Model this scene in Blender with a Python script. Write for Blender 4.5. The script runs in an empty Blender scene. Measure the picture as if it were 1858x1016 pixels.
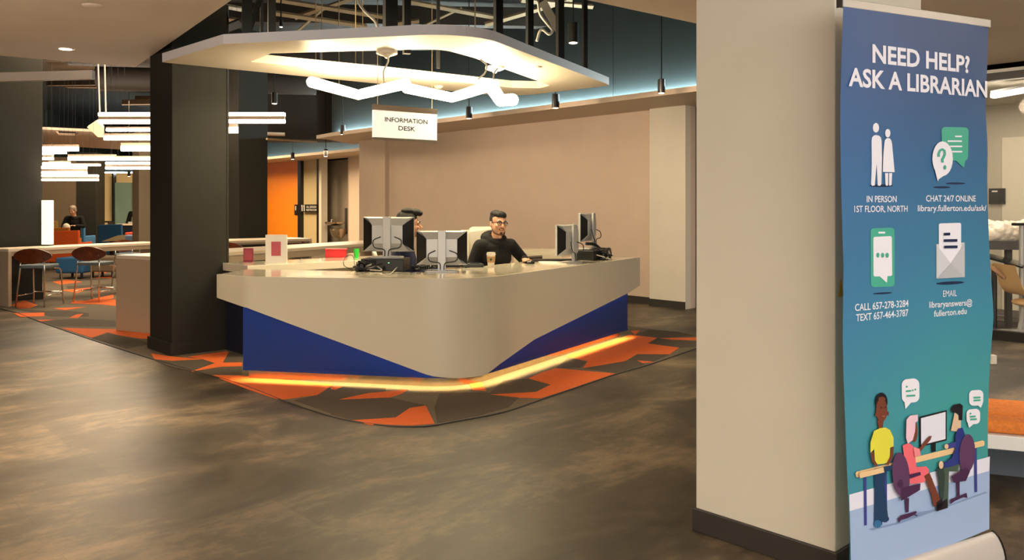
import bpy, bmesh, math, random
from math import sin, cos, pi, radians, sqrt, atan2
from mathutils import Vector, Matrix
random.seed(7)
S = bpy.context.scene
COL = S.collection
# ------------------------------------------------------------------ camera, world, light, exposure
F, HZ, CX, CH = 1500.0, 376.0, 929.0, 1.40       # focal length and horizon for the 1858x1016 frame, camera height
cam_d = bpy.data.cameras.new('camera'); cam = bpy.data.objects.new('camera', cam_d); COL.objects.link(cam)
cam.location = (0, 0, CH); cam.rotation_euler = (pi/2, 0, 0)
cam_d.sensor_width = 36; cam_d.lens = 36*F/1858; cam_d.shift_y = -(508-HZ)/1858
cam_d.clip_start = .05; cam_d.clip_end = 200
S.camera = cam
w = bpy.data.worlds.new('world'); S.world = w; w.use_nodes = True
w.node_tree.nodes['Background'].inputs[0].default_value = (1, .85, .68, 1)
w.node_tree.nodes['Background'].inputs[1].default_value = .25
S.view_settings.view_transform = 'Standard'; S.view_settings.look = 'None'
S.view_settings.exposure = 0.0; S.view_settings.gamma = 1; S.view_settings.use_curve_mapping = False
S.cycles.max_bounces = 7; S.cycles.diffuse_bounces = 4; S.cycles.glossy_bounces = 3; S.cycles.transmission_bounces = 5
S.cycles.sample_clamp_indirect = 6; S.cycles.use_denoising = True

def area(name, loc, size, power, col, rot=(0, 0, 0), sy=None, spread=None):
    d = bpy.data.lights.new(name, 'AREA'); d.energy = power; d.color = col
    d.shape = 'RECTANGLE' if sy else 'SQUARE'; d.size = size
    if sy: d.size_y = sy
    if spread: d.spread = spread
    o = bpy.data.objects.new(name, d); COL.objects.link(o); o.location = loc; o.rotation_euler = rot
    return o
def spot(name, loc, power, col, ang=80, blend=.6, rad=.05, rot=(0, 0, 0)):
    d = bpy.data.lights.new(name, 'SPOT'); d.energy = power; d.color = col
    d.spot_size = radians(ang); d.spot_blend = blend; d.shadow_soft_size = rad
    o = bpy.data.objects.new(name, d); COL.objects.link(o); o.location = loc; o.rotation_euler = rot
    return o
WARM = (1, .74, .46); NEUT = (1, .86, .70); COOL = (.80, .93, 1)
# fill lights added out of view: behind the viewer, overhead and beside the banner
area('rear_fill', (0, -6.6, 1.7), 9.0, 420, (1, .96, .88), rot=(radians(90), 0, 0), sy=2.6)
area('overhead_fill', (1.4, -.6, 2.86), 2.4, 60, (1, .92, .84), sy=1.4)
area('banner_side_fill', (3.9, -1.2, 2.5), 1.6, 80, (.95, .97, 1), rot=(radians(62), 0, radians(28)))
# upward fill lights added out of frame to brighten the ceiling
for x, y, p in ((-5.6, 3.2, 290), (-3.6, 1.4, 190), (.8, -1.5, 110), (5.0, 2.4, 120)):
    area('ceiling_fill', (x, y, 2.2), 1.2, p, (1, .82, .64), rot=(pi, 0, 0))
d_ = Vector((.45, 7.4, .55))-Vector((1.9, 5.0, 2.86)); spot('desk_front_spot', (1.9, 5.0, 2.86), 110, (1, .80, .56), 42, 1, .05, rot=tuple(d_.to_track_quat('-Z', 'Y').to_euler()))
area('right_room_light', (6.5, 6.0, 2.84), 1.8, 90, (1, .86, .70))
# downlights of the near ceiling
for x, y, p in ((-3.3, 5.7, 420), (-2.3, 4.7, 260), (-4.9, 6.9, 330), (-4.6, 4.4, 60), (3.4, 5.2, 220), (-.1, 2.6, 40), (2.6, 6.6, 120)):
    spot('downlight', (x, y, 2.88), p, WARM, 62, 1, .05)
# lights hung in the open ceiling over the seating area and along the wall
area('seating_light', (-6.5, 13.5, 4.2), 3.0, 420, WARM)
area('seating_light_far', (-9.5, 21.5, 4.3), 4.0, 900, WARM)
for k in range(4):
    q = Vector((1.65, 5.45, 0))*1.0+Vector((-.677, .736, 0))*(k*2.3+.5)
    spot('wall_washer', (q.x+.736*2.2, q.y+.677*2.2, 2.72), 78, (1, .74, .52), 115, 1, .1, rot=(radians(62), 0, radians(-47)))
area('panel_uplight', (-8.0, 15.5, 2.3), 2.0, 90, (1, .80, .62), rot=(pi, 0, 0), sy=.6)
area('corridor_light', (-4.6, 19.6, 2.7), 1.6, 260, WARM)

# ------------------------------------------------------------------ geometry helpers
def G(px, py, z=0.0):                       # point at height z seen at this pixel
    D = F*(CH-z)/(py-HZ); return Vector(((px-CX)/F*D, D, z))
def A(px, py, D):                           # point at depth D
    return Vector(((px-CX)/F*D, D, CH-(py-HZ)*D/F))
U = Vector((-.677, .736, 0)); V = Vector((.736, .677, 0)); W = Vector((.46, .888, 0)).normalized()
Z = Vector((0, 0, 1))

class MB:
    def __init__(s): s.v = []; s.f = []; s.m = []; s.mi = 0
    def add(s, vs, fs, mi=None):
        b = len(s.v); s.v += [Vector(p) for p in vs]; s.f += [tuple(b+i for i in f) for f in fs]
        s.m += [s.mi if mi is None else mi]*len(fs); return s
    def hexa(s, o, a, b, c, mi=None):        # parallelepiped from corner o with edges a b c
        o, a, b, c = map(Vector, (o, a, b, c))
        vs = [o, o+a, o+a+b, o+b, o+c, o+a+c, o+a+b+c, o+b+c]
        fs = [(0,3,2,1),(4,5,6,7),(0,1,5,4),(1,2,6,5),(2,3,7,6),(3,0,4,7)]
        if a.cross(b).dot(c) < 0: fs = [tuple(reversed(f)) for f in fs]
        return s.add(vs, fs, mi)
    def box(s, c, sz, rz=0, mi=None):
        R = Matrix.Rotation(rz, 3, 'Z'); c = Vector(c)
        a, b, d = R@Vector((sz[0],0,0)), R@Vector((0,sz[1],0)), Vector((0,0,sz[2]))
        return s.hexa(c-a/2-b/2-d/2, a, b, d, mi)
    def prism(s, pts, z0, z1, mi=None):      # vertical prism over plan polygon
        pts = [Vector((p[0], p[1], 0)) for p in pts]; n = len(pts)
        ar = sum(pts[i].x*pts[(i+1)%n].y-pts[(i+1)%n].x*pts[i].y for i in range(n))
        if ar < 0: pts.reverse()
        vs = [p+Z*z0 for p in pts]+[p+Z*z1 for p in pts]
        fs = [tuple(range(n-1,-1,-1)), tuple(range(n,2*n))]+[(i,(i+1)%n,n+(i+1)%n,n+i) for i in range(n)]
        return s.add(vs, fs, mi)
    def extr(s, pts, d, mi=None):            # any planar loop extruded by vector d
        pts = [Vector(p) for p in pts]; d = Vector(d); n = len(pts)
        nn = sum(((pts[i]-pts[0]).cross(pts[(i+1)%n]-pts[0]) for i in range(n)), Vector())
        if nn.dot(d) < 0: pts.reverse()
        vs = pts+[p+d for p in pts]
        fs = [tuple(range(n-1,-1,-1)), tuple(range(n,2*n))]+[(i,(i+1)%n,n+(i+1)%n,n+i) for i in range(n)]
        return s.add(vs, fs, mi)
    def tube(s, pts, r, n=8, mi=None, cap=True):
        pts = [Vector(p) for p in pts]; rs = r if isinstance(r, (list, tuple)) else [r]*len(pts)
        vs = []; fs = []; prev = None
        for i, p in enumerate(pts):
            t = (pts[min(i+1,len(pts)-1)]-pts[max(i-1,0)])
            t = t.normalized() if t.length > 1e-9 else Vector((0,0,1))
            if prev is None:
                a = t.cross(Z if abs(t.z) < .9 else Vector((1,0,0))).normalized()
            else:
                a = prev-t*prev.dot(t); a = a.normalized() if a.length > 1e-6 else t.cross(Z).normalized()
            prev = a; b = t.cross(a)
            vs += [p+(a*cos(2*pi*k/n)+b*sin(2*pi*k/n))*rs[i] for k in range(n)]
        for i in range(len(pts)-1):
            for k in range(n):
                fs.append((i*n+k, i*n+(k+1)%n, (i+1)*n+(k+1)%n, (i+1)*n+k))
        if cap: fs += [tuple(range(n-1,-1,-1)), tuple(range((len(pts)-1)*n, len(pts)*n))]
        return s.add(vs, fs, mi)
    def lathe(s, prof, c=(0,0,0), n=20, mi=None):  # profile (r,z) from bottom to top
        c = Vector(c); vs = []; fs = []
        for r, z in prof: vs += [c+Vector((r*cos(2*pi*k/n), r*sin(2*pi*k/n), z)) for k in range(n)]
        for i in range(len(prof)-1):
            for k in range(n): fs.append((i*n+k, i*n+(k+1)%n, (i+1)*n+(k+1)%n, (i+1)*n+k))
        fs += [tuple(range(n-1,-1,-1)), tuple(range((len(prof)-1)*n, len(prof)*n))]
        return s.add(vs, fs, mi)
    def ball(s, c, r, n=14, m=9, R=None, mi=None):
        c = Vector(c); r = (r, r, r) if not isinstance(r, (tuple, list)) else r
        vs = [Vector((0,0,-1))]; fs = []
        for i in range(1, m):
            th = pi*i/m
            vs += [Vector((sin(th)*cos(2*pi*k/n), sin(th)*sin(2*pi*k/n), -cos(th))) for k in range(n)]
        vs.append(Vector((0,0,1)))
        for k in range(n): fs.append((0, 1+(k+1)%n, 1+k))
        for i in range(m-2):
            for k in range(n): fs.append((1+i*n+k, 1+i*n+(k+1)%n, 1+(i+1)*n+(k+1)%n, 1+(i+1)*n+k))
        for k in range(n): fs.append((1+(m-2)*n+k, 1+(m-2)*n+(k+1)%n, len(vs)-1))
        vs = [Vector((v.x*r[0], v.y*r[1], v.z*r[2])) for v in vs]
        if R: vs = [R@v for v in vs]
        return s.add([v+c for v in vs], fs, mi)
    def cap(s, a, b, ra, rb, mi=None):       # tapered capsule
        a, b = Vector(a), Vector(b)
        s.tube([a, b], [ra, rb], 12, mi); s.ball(a, ra, 12, 8, mi=mi); s.ball(b, rb, 12, 8, mi=mi); return s
    def build(s, name, mats, parent=None, smooth=False, bevel=0, world=True, origin=None, seg=2):
        vs = s.v
        if parent is not None:
            if world:
                L = Vector(parent['_o']) if '_o' in parent else Vector(); rz = parent['_r'] if '_r' in parent else 0
                R = Matrix.Rotation(-rz, 3, 'Z'); vs = [R@(v-L) for v in vs]
            org = Vector()
        else:
            if origin is None:
                xs = [v.x for v in vs]; ys = [v.y for v in vs]; zs = [v.z for v in vs]
                origin = Vector(((min(xs)+max(xs))/2, (min(ys)+max(ys))/2, min(zs)))
            org = Vector(origin); vs = [v-org for v in vs]
        me = bpy.data.meshes.new(name); me.from_pydata([tuple(v) for v in vs], [], s.f)
        mats = mats if isinstance(mats, (list, tuple)) else [mats]
        for m in mats: me.materials.append(m)
        for p, mi in zip(me.polygons, s.m):
            p.material_index = mi; p.use_smooth = bool(smooth)
        o = bpy.data.objects.new(name, me); COL.objects.link(o)
        if parent is not None:
            o.parent = parent; o['_o'] = parent['_o'] if '_o' in parent else (0,0,0); o['_r'] = parent['_r'] if '_r' in parent else 0.0
        else:
            o.location = org; o['_o'] = tuple(org); o['_r'] = 0.0
        if bevel:
            b = o.modifiers.new('bevel', 'BEVEL'); b.width = bevel; b.segments = seg; b.limit_method = 'ANGLE'; b.angle_limit = radians(40)
        if smooth == 'auto':
            for e in me.edges: pass
            try:
                me.set_sharp_from_angle(angle=radians(40))
            except Exception: pass
        return o

def tag(o, label=None, cat=None, group=None, kind=None):
    if label: o['label'] = label
    if cat: o['category'] = cat
    if group: o['group'] = group
    if kind: o['kind'] = kind
    return o
def thing(name, loc, label, cat, rz=0.0, group=None):
    o = bpy.data.objects.new(name, None); COL.objects.link(o); o.empty_display_size = .1
    o.location = loc; o.rotation_euler = (0, 0, rz); o['_o'] = tuple(loc); o['_r'] = float(rz)
    return tag(o, label, cat, group)
def struct(o): o['kind'] = 'structure'; return o
def dup(root, loc, rz=None, label=None):
    r = root.copy(); COL.objects.link(r); r.location = loc
    if rz is not None: r.rotation_euler = (0, 0, rz)
    if label: r['label'] = label
    for ch in list(root.children):
        c = ch.copy(); COL.objects.link(c); c.parent = r
        for g in list(ch.children):
            d = g.copy(); COL.objects.link(d); d.parent = c
    return r
def evald(o):
    dg = bpy.context.evaluated_depsgraph_get(); return bpy.data.meshes.new_from_object(o.evaluated_get(dg))
def round_poly(pts, rs, n=8, closed=True):
    out = []; N = len(pts); pts = [Vector((p[0], p[1])) for p in pts]
    for i, p in enumerate(pts):
        r = rs[i] if isinstance(rs, (list, tuple)) else rs
        if r <= 0 or (not closed and i in (0, N-1)): out.append(p.copy()); continue
        a = (pts[i-1]-p); b = (pts[(i+1) % N]-p); la, lb = a.length, b.length; a /= la; b /= lb
        ang = math.acos(max(-1, min(1, a.dot(b)))); tl = min(r/math.tan(ang/2), la*.49, lb*.49); rr = tl*math.tan(ang/2)
        c = p+(a+b).normalized()*(rr/sin(ang/2))
        p0 = p+a*tl-c; p1 = p+b*tl-c; a0 = atan2(p0.y, p0.x); da = atan2(p1.y, p1.x)-a0
        while da > pi: da -= 2*pi
        while da < -pi: da += 2*pi
        for k in range(n+1):
            t = a0+da*k/n; out.append(c+Vector((cos(t), sin(t)))*rr)
    return out
def spline(pts, n=8):
    pts = [Vector(p) for p in pts]; out = []
    P = [pts[0]*2-pts[1]]+pts+[pts[-1]*2-pts[-2]]
    for i in range(1, len(P)-2):
        for k in range(n):
            t = k/n; a, b, c, d = P[i-1], P[i], P[i+1], P[i+2]
            out.append(.5*((2*b)+(-a+c)*t+(2*a-5*b+4*c-d)*t*t+(-a+3*b-3*c+d)*t**3))
    return out+[pts[-1]]
def lin(c): return tuple((x/12.92 if x <= .04045 else ((x+.055)/1.055)**2.4) for x in (v/255 for v in c))

# ------------------------------------------------------------------ materials
_m = {}
def mat(name, rgb, rough=.5, metal=0, spec=.5, emit=None, strength=0, noise=0, nscale=6, bump=0, bscale=200, alpha=None, trans=0, coat=0, lin_=False):
    if name in _m: return _m[name]
    m = bpy.data.materials.new(name); m.use_nodes = True; nt = m.node_tree; b = nt.nodes['Principled BSDF']
    c = rgb if lin_ else lin(rgb)
    b.inputs['Base Color'].default_value = (*c, 1); b.inputs['Roughness'].default_value = rough
    b.inputs['Metallic'].default_value = metal; b.inputs['Specular IOR Level'].default_value = spec
    if coat: b.inputs['Coat Weight'].default_value = coat; b.inputs['Coat Roughness'].default_value = .08
    if trans: b.inputs['Transmission Weight'].default_value = trans
    if alpha is not None: b.inputs['Alpha'].default_value = alpha
    if emit: b.inputs['Emission Color'].default_value = (*emit, 1); b.inputs['Emission Strength'].default_value = strength
    tc = nt.nodes.new('ShaderNodeTexCoord')
    if noise:
        n = nt.nodes.new('ShaderNodeTexNoise'); n.inputs['Scale'].default_value = nscale; n.inputs['Detail'].default_value = 5
        nt.links.new(tc.outputs['Object'], n.inputs['Vector'])
        r = nt.nodes.new('ShaderNodeValToRGB'); r.color_ramp.elements[0].position = .3; r.color_ramp.elements[1].position = .7
        r.color_ramp.elements[0].color = (*[max(0, x*(1-noise)) for x in c], 1); r.color_ramp.elements[1].color = (*[min(1, x*(1+noise)) for x in c], 1)
        nt.links.new(n.outputs['Fac'], r.inputs['Fac']); nt.links.new(r.outputs['Color'], b.inputs['Base Color'])
    if bump:
        n = nt.nodes.new('ShaderNodeTexNoise'); n.inputs['Scale'].default_value = bscale
        nt.links.new(tc.outputs['Object'], n.inputs['Vector'])
        bp_ = nt.nodes.new('ShaderNodeBump'); bp_.inputs['Strength'].default_value = bump; bp_.inputs['Distance'].default_value = .002
        nt.links.new(n.outputs['Fac'], bp_.inputs['Height']); nt.links.new(bp_.outputs['Normal'], b.inputs['Normal'])
    _m[name] = m; return m
PAINT = mat('beige_paint', (205, 186, 166), .6, noise=.03, nscale=3, bump=.08, bscale=120)
PAINTP = mat('pillar_paint', (214, 209, 194), .6, noise=.02, nscale=3, bump=.08, bscale=120)
CEIL = mat('ceiling_paint', (224, 210, 194), .75, noise=.03, nscale=1.5)
CANOPY = mat('canopy_paint', (226, 214, 196), .45)
CANOPYE = mat('canopy_edge_paint', (205, 203, 208), .5)
TEAL = mat('teal_paint', (36, 48, 50), .6, noise=.08, nscale=2)
DARKCOL = mat('charcoal_paint', (38, 37, 32), .6, spec=.25, noise=.06, nscale=5)
BLACKM = mat('black_metal', (18, 18, 19), .4)
BASEB = mat('dark_rubber_base', (48, 45, 42), .5)
DECK = mat('dark_deck', (32, 26, 20), .8, noise=.3, nscale=1.2)
STEELB = mat('tan_steel', (176, 152, 118), .6, noise=.1)
BLKPOST = mat('near_black_steel', (14, 14, 15), .5)
WHITE = mat('white_solid_surface', (234, 224, 200), .14, coat=.4, noise=.01)
FASC = mat('cream_fascia', (204, 197, 174), .33, noise=.015, nscale=2)
BLUE = mat('blue_laminate', (18, 48, 116), .3, noise=.1, nscale=60)
NAVY = mat('navy_laminate', (14, 20, 40), .5)
STEEL = mat('brushed_steel', (188, 176, 160), .2, metal=1, noise=.06, nscale=20)
CHROME = mat('chrome', (225, 220, 212), .12, metal=1)
SILVER = mat('silver_plastic', (186, 186, 182), .35, metal=.2)
BLKPL = mat('black_plastic', (11, 11, 12), .38)
BLKGL = mat('black_gloss_plastic', (12, 12, 14), .15)
WALNUT = mat('walnut_veneer', (92, 44, 22), .28, noise=.35, nscale=14, coat=.3)
ORANGEW = mat('orange_wall_paint', (242, 140, 26), .5, noise=.02)
ORF = mat('orange_fabric', (206, 84, 22), .85, noise=.08, nscale=30)
YORF = mat('amber_fabric', (214, 130, 40), .85)
REDF = mat('coral_fabric', (205, 70, 48), .85)
BLF = mat('denim_blue_fabric', (30, 84, 128), .85, noise=.06, nscale=30)
LBF = mat('pale_blue_fabric', (120, 150, 186), .8)
GRF = mat('slate_fabric', (96, 106, 110), .85, noise=.1, nscale=40)
PALE = mat('pale_plastic', (214, 206, 190), .4)
SKIN = mat('skin', (206, 156, 124), .5, noise=.05, nscale=25)
SKIN2 = mat('fair_skin', (214, 168, 136), .5)
HOOD = mat('black_cotton', (9, 9, 10), .9, noise=.2, nscale=20, bump=.3)
NAVYC = mat('navy_cotton', (18, 28, 66), .9, noise=.2, nscale=20)
JEANS = mat('dark_jeans', (28, 32, 44), .9)
HAIRB = mat('black_hair', (13, 11, 9), .75, noise=.4, nscale=60, bump=.8, bscale=90)
HAIRG = mat('grey_hair', (150, 138, 124), .6, noise=.2, nscale=60)
BEARD = mat('beard', (84, 54, 38), .8)
EYEW = mat('eye_white', (190, 172, 160), .3)
EYED = mat('eye_dark', (25, 15, 10), .2)
LIP = mat('lip', (170, 96, 80), .5)
PAPER = mat('white_paper', (232, 226, 212), .6)
REDP = mat('red_plastic', (205, 24, 22), .35)
GRNP = mat('green_plastic', (40, 190, 60), .35)
MAROON = mat('maroon_print', (128, 34, 52), .4)
ROSE = mat('rose_print', (172, 72, 84), .5)
TUBE_E = mat('lit_tube', (255, 255, 250), .4, emit=(1, .82, .50), strength=54)
BAR_E = mat('lit_bar', (255, 255, 250), .4, emit=(1, .85, .66), strength=15)
LED_C = mat('cool_led', (255, 255, 255), .4, emit=(.80, .98, 1), strength=170)
LED_F = mat('cool_led_far', (255, 255, 255), .4, emit=(.80, .98, 1), strength=45)
LED_W = mat('warm_led', (255, 255, 255), .4, emit=(1, .68, .26), strength=130)
GLOW_B = mat('blue_glow', (255, 255, 255), .4, emit=(.6, .75, 1), strength=12)
SPOT_E = mat('lit_lens', (255, 255, 250), .4, emit=(1, .85, .62), strength=9)
MONO_E = mat('lit_acrylic', (255, 250, 225), .4, emit=(1, .90, .66), strength=.95)

def floor_material():
    m = bpy.data.materials.new('mottled_vinyl'); m.use_nodes = True; nt = m.node_tree; b = nt.nodes['Principled BSDF']
    N = nt.nodes.new; L = nt.links.new
    tc = N('ShaderNodeTexCoord'); mp = N('ShaderNodeMapping'); mp.inputs['Rotation'].default_value = (0, 0, radians(-42.6))
    L(tc.outputs['Object'], mp.inputs['Vector'])
    st = N('ShaderNodeMapping'); st.inputs['Scale'].default_value = (.8, 1.35, 1); L(mp.outputs['Vector'], st.inputs['Vector'])
    n1 = N('ShaderNodeTexNoise'); n1.inputs['Scale'].default_value = 1.15; n1.inputs['Detail'].default_value = 7; n1.inputs['Roughness'].default_value = .62; n1.inputs['Distortion'].default_value = .5
    L(st.outputs['Vector'], n1.inputs['Vector'])
    n2 = N('ShaderNodeTexNoise'); n2.inputs['Scale'].default_value = 9; n2.inputs['Detail'].default_value = 8; n2.inputs['Roughness'].default_value = .7
    L(st.outputs['Vector'], n2.inputs['Vector'])
    br = N('ShaderNodeTexBrick'); br.inputs['Scale'].default_value = 1; br.inputs['Brick Width'].default_value = .92; br.inputs['Row Height'].default_value = .46
    br.inputs['Mortar Size'].default_value = .0015; br.inputs['Color1'].default_value = (.48, .48, .48, 1); br.inputs['Color2'].default_value = (.525, .525, .525, 1); br.inputs['Mortar'].default_value = (.45, .45, .45, 1)
    L(mp.outputs['Vector'], br.inputs['Vector'])
    m1 = N('ShaderNodeMix'); m1.data_type = 'FLOAT'; m1.inputs[0].default_value = .30; L(n1.outputs['Fac'], m1.inputs[2]); L(n2.outputs['Fac'], m1.inputs[3])
    ad = N('ShaderNodeMath'); ad.operation = 'MULTIPLY_ADD'; ad.inputs[1].default_value = 1.0; L(m1.outputs[0], ad.inputs[0])
    sb = N('ShaderNodeMath'); sb.operation = 'SUBTRACT'; sb.inputs[1].default_value = .5; L(br.outputs['Color'], sb.inputs[0]); L(sb.outputs[0], ad.inputs[2])
    r = N('ShaderNodeValToRGB'); e = r.color_ramp.elements; e[0].position = .38; e[1].position = .64
    e[0].color = (*lin((50, 43, 33)), 1); e[1].color = (*lin((132, 116, 92)), 1)
    k = r.color_ramp.elements.new(.5); k.color = (*lin((76, 68, 54)), 1)
    L(ad.outputs[0], r.inputs['Fac']); L(r.outputs['Color'], b.inputs['Base Color'])
    b.inputs['Roughness'].default_value = .42; b.inputs['Specular IOR Level'].default_value = .4
    rr = N('ShaderNodeMapRange'); rr.inputs[3].default_value = .36; rr.inputs[4].default_value = .55; L(n2.outputs['Fac'], rr.inputs[0]); L(rr.outputs[0], b.inputs['Roughness'])
    bu = N('ShaderNodeBump'); bu.inputs['Strength'].default_value = .25; bu.inputs['Distance'].default_value = .002; L(n2.outputs['Fac'], bu.inputs['Height']); L(bu.outputs['Normal'], b.inputs['Normal'])
    return m
VINYL = floor_material()
CARB = mat('carpet_taupe', (104, 94, 78), .95, noise=.12, nscale=60, bump=.5, bscale=300)
CARD = mat('carpet_umber', (78, 69, 57), .95, noise=.12, nscale=60, bump=.5, bscale=300)
CARL = mat('carpet_fawn', (122, 110, 90), .95, noise=.12, nscale=60, bump=.5, bscale=300)
CARO = mat('carpet_orange', (226, 106, 42), .95, noise=.08, nscale=60, bump=.5, bscale=300)

# ------------------------------------------------------------------ the room
struct(MB().hexa((-16, -7, -.1), (32, 0, 0), (0, 42, 0), (0, 0, .1)).build('floor', VINYL, origin=(0, 0, 0)))
# near gypsum ceiling with the notch of the open plenum
cA = G(245, 122, 2.9); cB0 = G(0, 101, 2.9)
def c2(px, py): p = G(px, py, 2.9); return (p.x, p.y)
notch = (-1.11, 4.67)
r0 = Vector(c2(1265, 43)); rd = Vector((.75, .66)).normalized()
far_r = r0+rd*((9.6-r0.dot(Vector((.736, .677))))/rd.dot(Vector((.736, .677))))
near = [(-16, -7), (-16, cB0.y-(16+cB0.x)*.66), (cB0.x, cB0.y), (cA.x, cA.y), notch, tuple(r0), tuple(far_r), tuple(far_r+Vector((.677, -.736))*15), (16, -7)]
struct(MB().prism(near, 2.9, 3.02).build('ceiling', CEIL))
struct(MB().prism([(-16, -7), (16, -7), (16, 35), (-16, 35)], 4.75, 4.85).build('ceiling', DECK))
# fascia closing the side of the near ceiling towards the plenum
fm = MB()
loop = [Vector((p[0], p[1], 0)) for p in near[1:7]]
for i in range(len(loop)-1):
    a, b = loop[i], loop[i+1]; d = (b-a).normalized(); nrm = Vector((-d.y, d.x, 0))
    fm.hexa(a+Z*3.02, b-a, -nrm*.05 if True else nrm, Z*.9)
struct(fm.build('trim_1', BLKPOST))
# outer walls out of frame
struct(MB().box((0, -7, 2.4), (32, .2, 4.8)).build('wall_back', PAINT))
struct(MB().box((-16, 14, 2.4), (.2, 42, 4.8)).build('wall_left', DARKCOL))
struct(MB().box((16, 14, 2.4), (.2, 42, 4.8)).build('wall_right', PAINT))
struct(MB().box((0, 35, 2.4), (32, .2, 4.8)).build('wall_far', DARKCOL))

def on_v(px, off):                            # point of ray px on the line n.V = off
    k = (px-CX)/F; D = off/(k*V.x+V.y); return Vector((k*D, D, 0))
# long beige wall behind the desk, ledge, teal upper wall
OFF = 9.54
wl, wr = on_v(659, OFF), on_v(1253, OFF)
struct(MB().hexa(wl, wr-wl, V*.25, Z*2.8).build('wall_north', PAINT))
p1, p2 = on_v(659, OFF), on_v(706, OFF)
struct(MB().hexa(p1-V*.10, p2-p1, V*.10, Z*2.8).build('wall_north', PAINT))
p1, p2 = on_v(1188, OFF), on_v(1253, OFF)
struct(MB().hexa(p1-V*.12, p2-p1, V*.12, Z*2.8).build('wall_north', PAINTP))
bb = MB(); a, b = on_v(720, OFF), on_v(1188, OFF); bb.hexa(a-V*.015, b-a, V*.015, Z*.1)
bb.hexa(p1-V*.135-U*0, p2-p1, V*.015, Z*.1)
struct(bb.build('baseboard_north', BASEB))
L1, L2 = on_v(602, 8.4), on_v(1500, 8.4); tip = on_v(574, 8.5)
q1, q2 = on_v(640, OFF+.3), on_v(1500, OFF+.3)
struct(MB().prism([tip, L1, L2, q2, q1, tip+V*.25], 2.8, 2.87).build('trim_2', PAINT))
struct(MB().hexa(on_v(602, OFF+.02)+Z*2.87, on_v(1112, OFF+.02)-on_v(602, OFF+.02), V*.2, Z*1.9).build('wall_north_upper', TEAL))
struct(MB().hexa(on_v(1112.8, OFF+.02)+Z*2.87, on_v(1700, OFF+.02)-on_v(1112.8, OFF+.02), V*.2, Z*1.9).build('wall_north_upper', TEAL))
a, b = on_v(604, OFF-.1), on_v(1500, OFF-.1)
tag(MB().hexa(a+V*.05+Z*2.985, b-a, V*.045, Z*.03).build('cove_light', LED_C), 'cool white light strip lying on the long ledge above the beige wall', 'strip light')
# farther wall: corridor with orange wall, door and drinking fountain niche
OF2 = 12.2
def far_wall(name, x0, x1, m, off=OF2, z1=2.8): 
    a, b = on_v(x0, off), on_v(x1, off); return struct(MB().hexa(a, b-a, V*.2, Z*z1).build(name, m))
far_wall('wall_corridor', 300, 474, PAINT); far_wall('wall_orange', 474, 540, ORANGEW); 
far_wall('door_1', 545.5, 574.5, mat('olive_door', (196, 178, 132), .5), OF2+.05)
far_wall('trim_3', 540, 545.5, BLACKM, OF2-.05); far_wall('trim_4', 574.5, 578.5, BLACKM, OF2-.05)
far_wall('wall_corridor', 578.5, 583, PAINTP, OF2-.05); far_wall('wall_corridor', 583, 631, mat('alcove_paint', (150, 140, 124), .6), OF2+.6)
far_wall('wall_corridor', 631, 700, PAINT, OF2)
a, b = on_v(631, OF2), on_v(631, OF2+.7); struct(MB().hexa(a, (b-a), U*-.05, Z*2.8).build('wall_corridor', PAINT))
a, b = on_v(300, 11.1), on_v(670, 11.1)
struct(MB().hexa(a+Z*2.8, b-a, V*1.3, Z*.07).build('trim_5', PAINT))
struct(MB().hexa(on_v(300, OF2+.02)+Z*2.87, on_v(670, OF2+.02)-on_v(300, OF2+.02), V*.2, Z*.75).build('wall_corridor_upper', TEAL))
a, b = on_v(300, OF2-.12), on_v(670, OF2-.12)
tag(MB().hexa(a+Z*2.88, b-a, V*.05, Z*.02).build('cove_light', LED_F), 'cool white light strip on the far ledge above the orange wall', 'strip light')

# ------------------------------------------------------------------ pillars and columns
pc = Vector((1.22, 3.12, 0))
pil = thing('pillar', (1.2, 3.7, 0), 'large cream square pillar right behind the roll-up banner', 'pillar')
MB().hexa(pc+Z*.0, U*.625, V*.81, Z*2.9).build('shaft', PAINTP, pil, bevel=.004)
bm_ = MB(); bm_.hexa(pc-U*.012-V*.012, U*.649, V*.834, Z*.1); bm_.build('base_trim', BASEB, pil, bevel=.004)
pil['kind'] = 'structure'
tag(MB().extr([pc+U*.0+V*.02-U*.002+Z*1.06, pc+V*.06-U*.002+Z*1.06, pc+V*.04-U*.002+Z*1.13], -U*.002).build('caution_sticker', mat('yellow_vinyl', (190, 150, 20), .5)), 'small yellow triangle sticker on the pillar side beside the banner', 'sticker')

def column(base, d1, w1, d2, w2, h, label, m=DARKCOL, skirt=.12, out=.02):
    c = Vector(base); ct = c+d1*w1/2+d2*w2/2
    t = thing('column', ct, label, 'column')
    MB().hexa(c, d1*w1, d2*w2, Z*h).build('shaft', m, t, bevel=.006)
    if skirt: MB().hexa(c-d1*out-d2*out, d1*(w1+2*out), d2*(w2+2*out), Z*skirt).build('base_trim', m, t, bevel=.004)
    t['kind'] = 'structure'; return t
k1 = Vector((-3.2, 7.78, 0))
column(k1, V, .53, U, .586, 4.75, 'charcoal square column beside the left end of the information desk')
tag(MB().tube([A(411, 634, 8.22)+Z*.02, A(411, 10, 8.3)], .022, 10).build('conduit_pipe', DARKCOL), 'thin dark conduit running up the right edge of the charcoal column', 'pipe')
k2 = G(77, 542.7); column(k2-V*.72, V, .72, U, .6, 4.75, 'charcoal column at the left edge behind the two bar stools')
k3 = A(433, 480, 15.5); k3.z = 0; column(k3, V, .58, U, .45, 4.75, 'dark column in front of the orange wall')
k4 = A(138, 400, 23.5); k4.z = 0; column(k4, Vector((1, .05, 0)).normalized(), .56, Vector((0, 1, 0)), .5, 2.95, 'slim dark column behind the seated reader')
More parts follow.
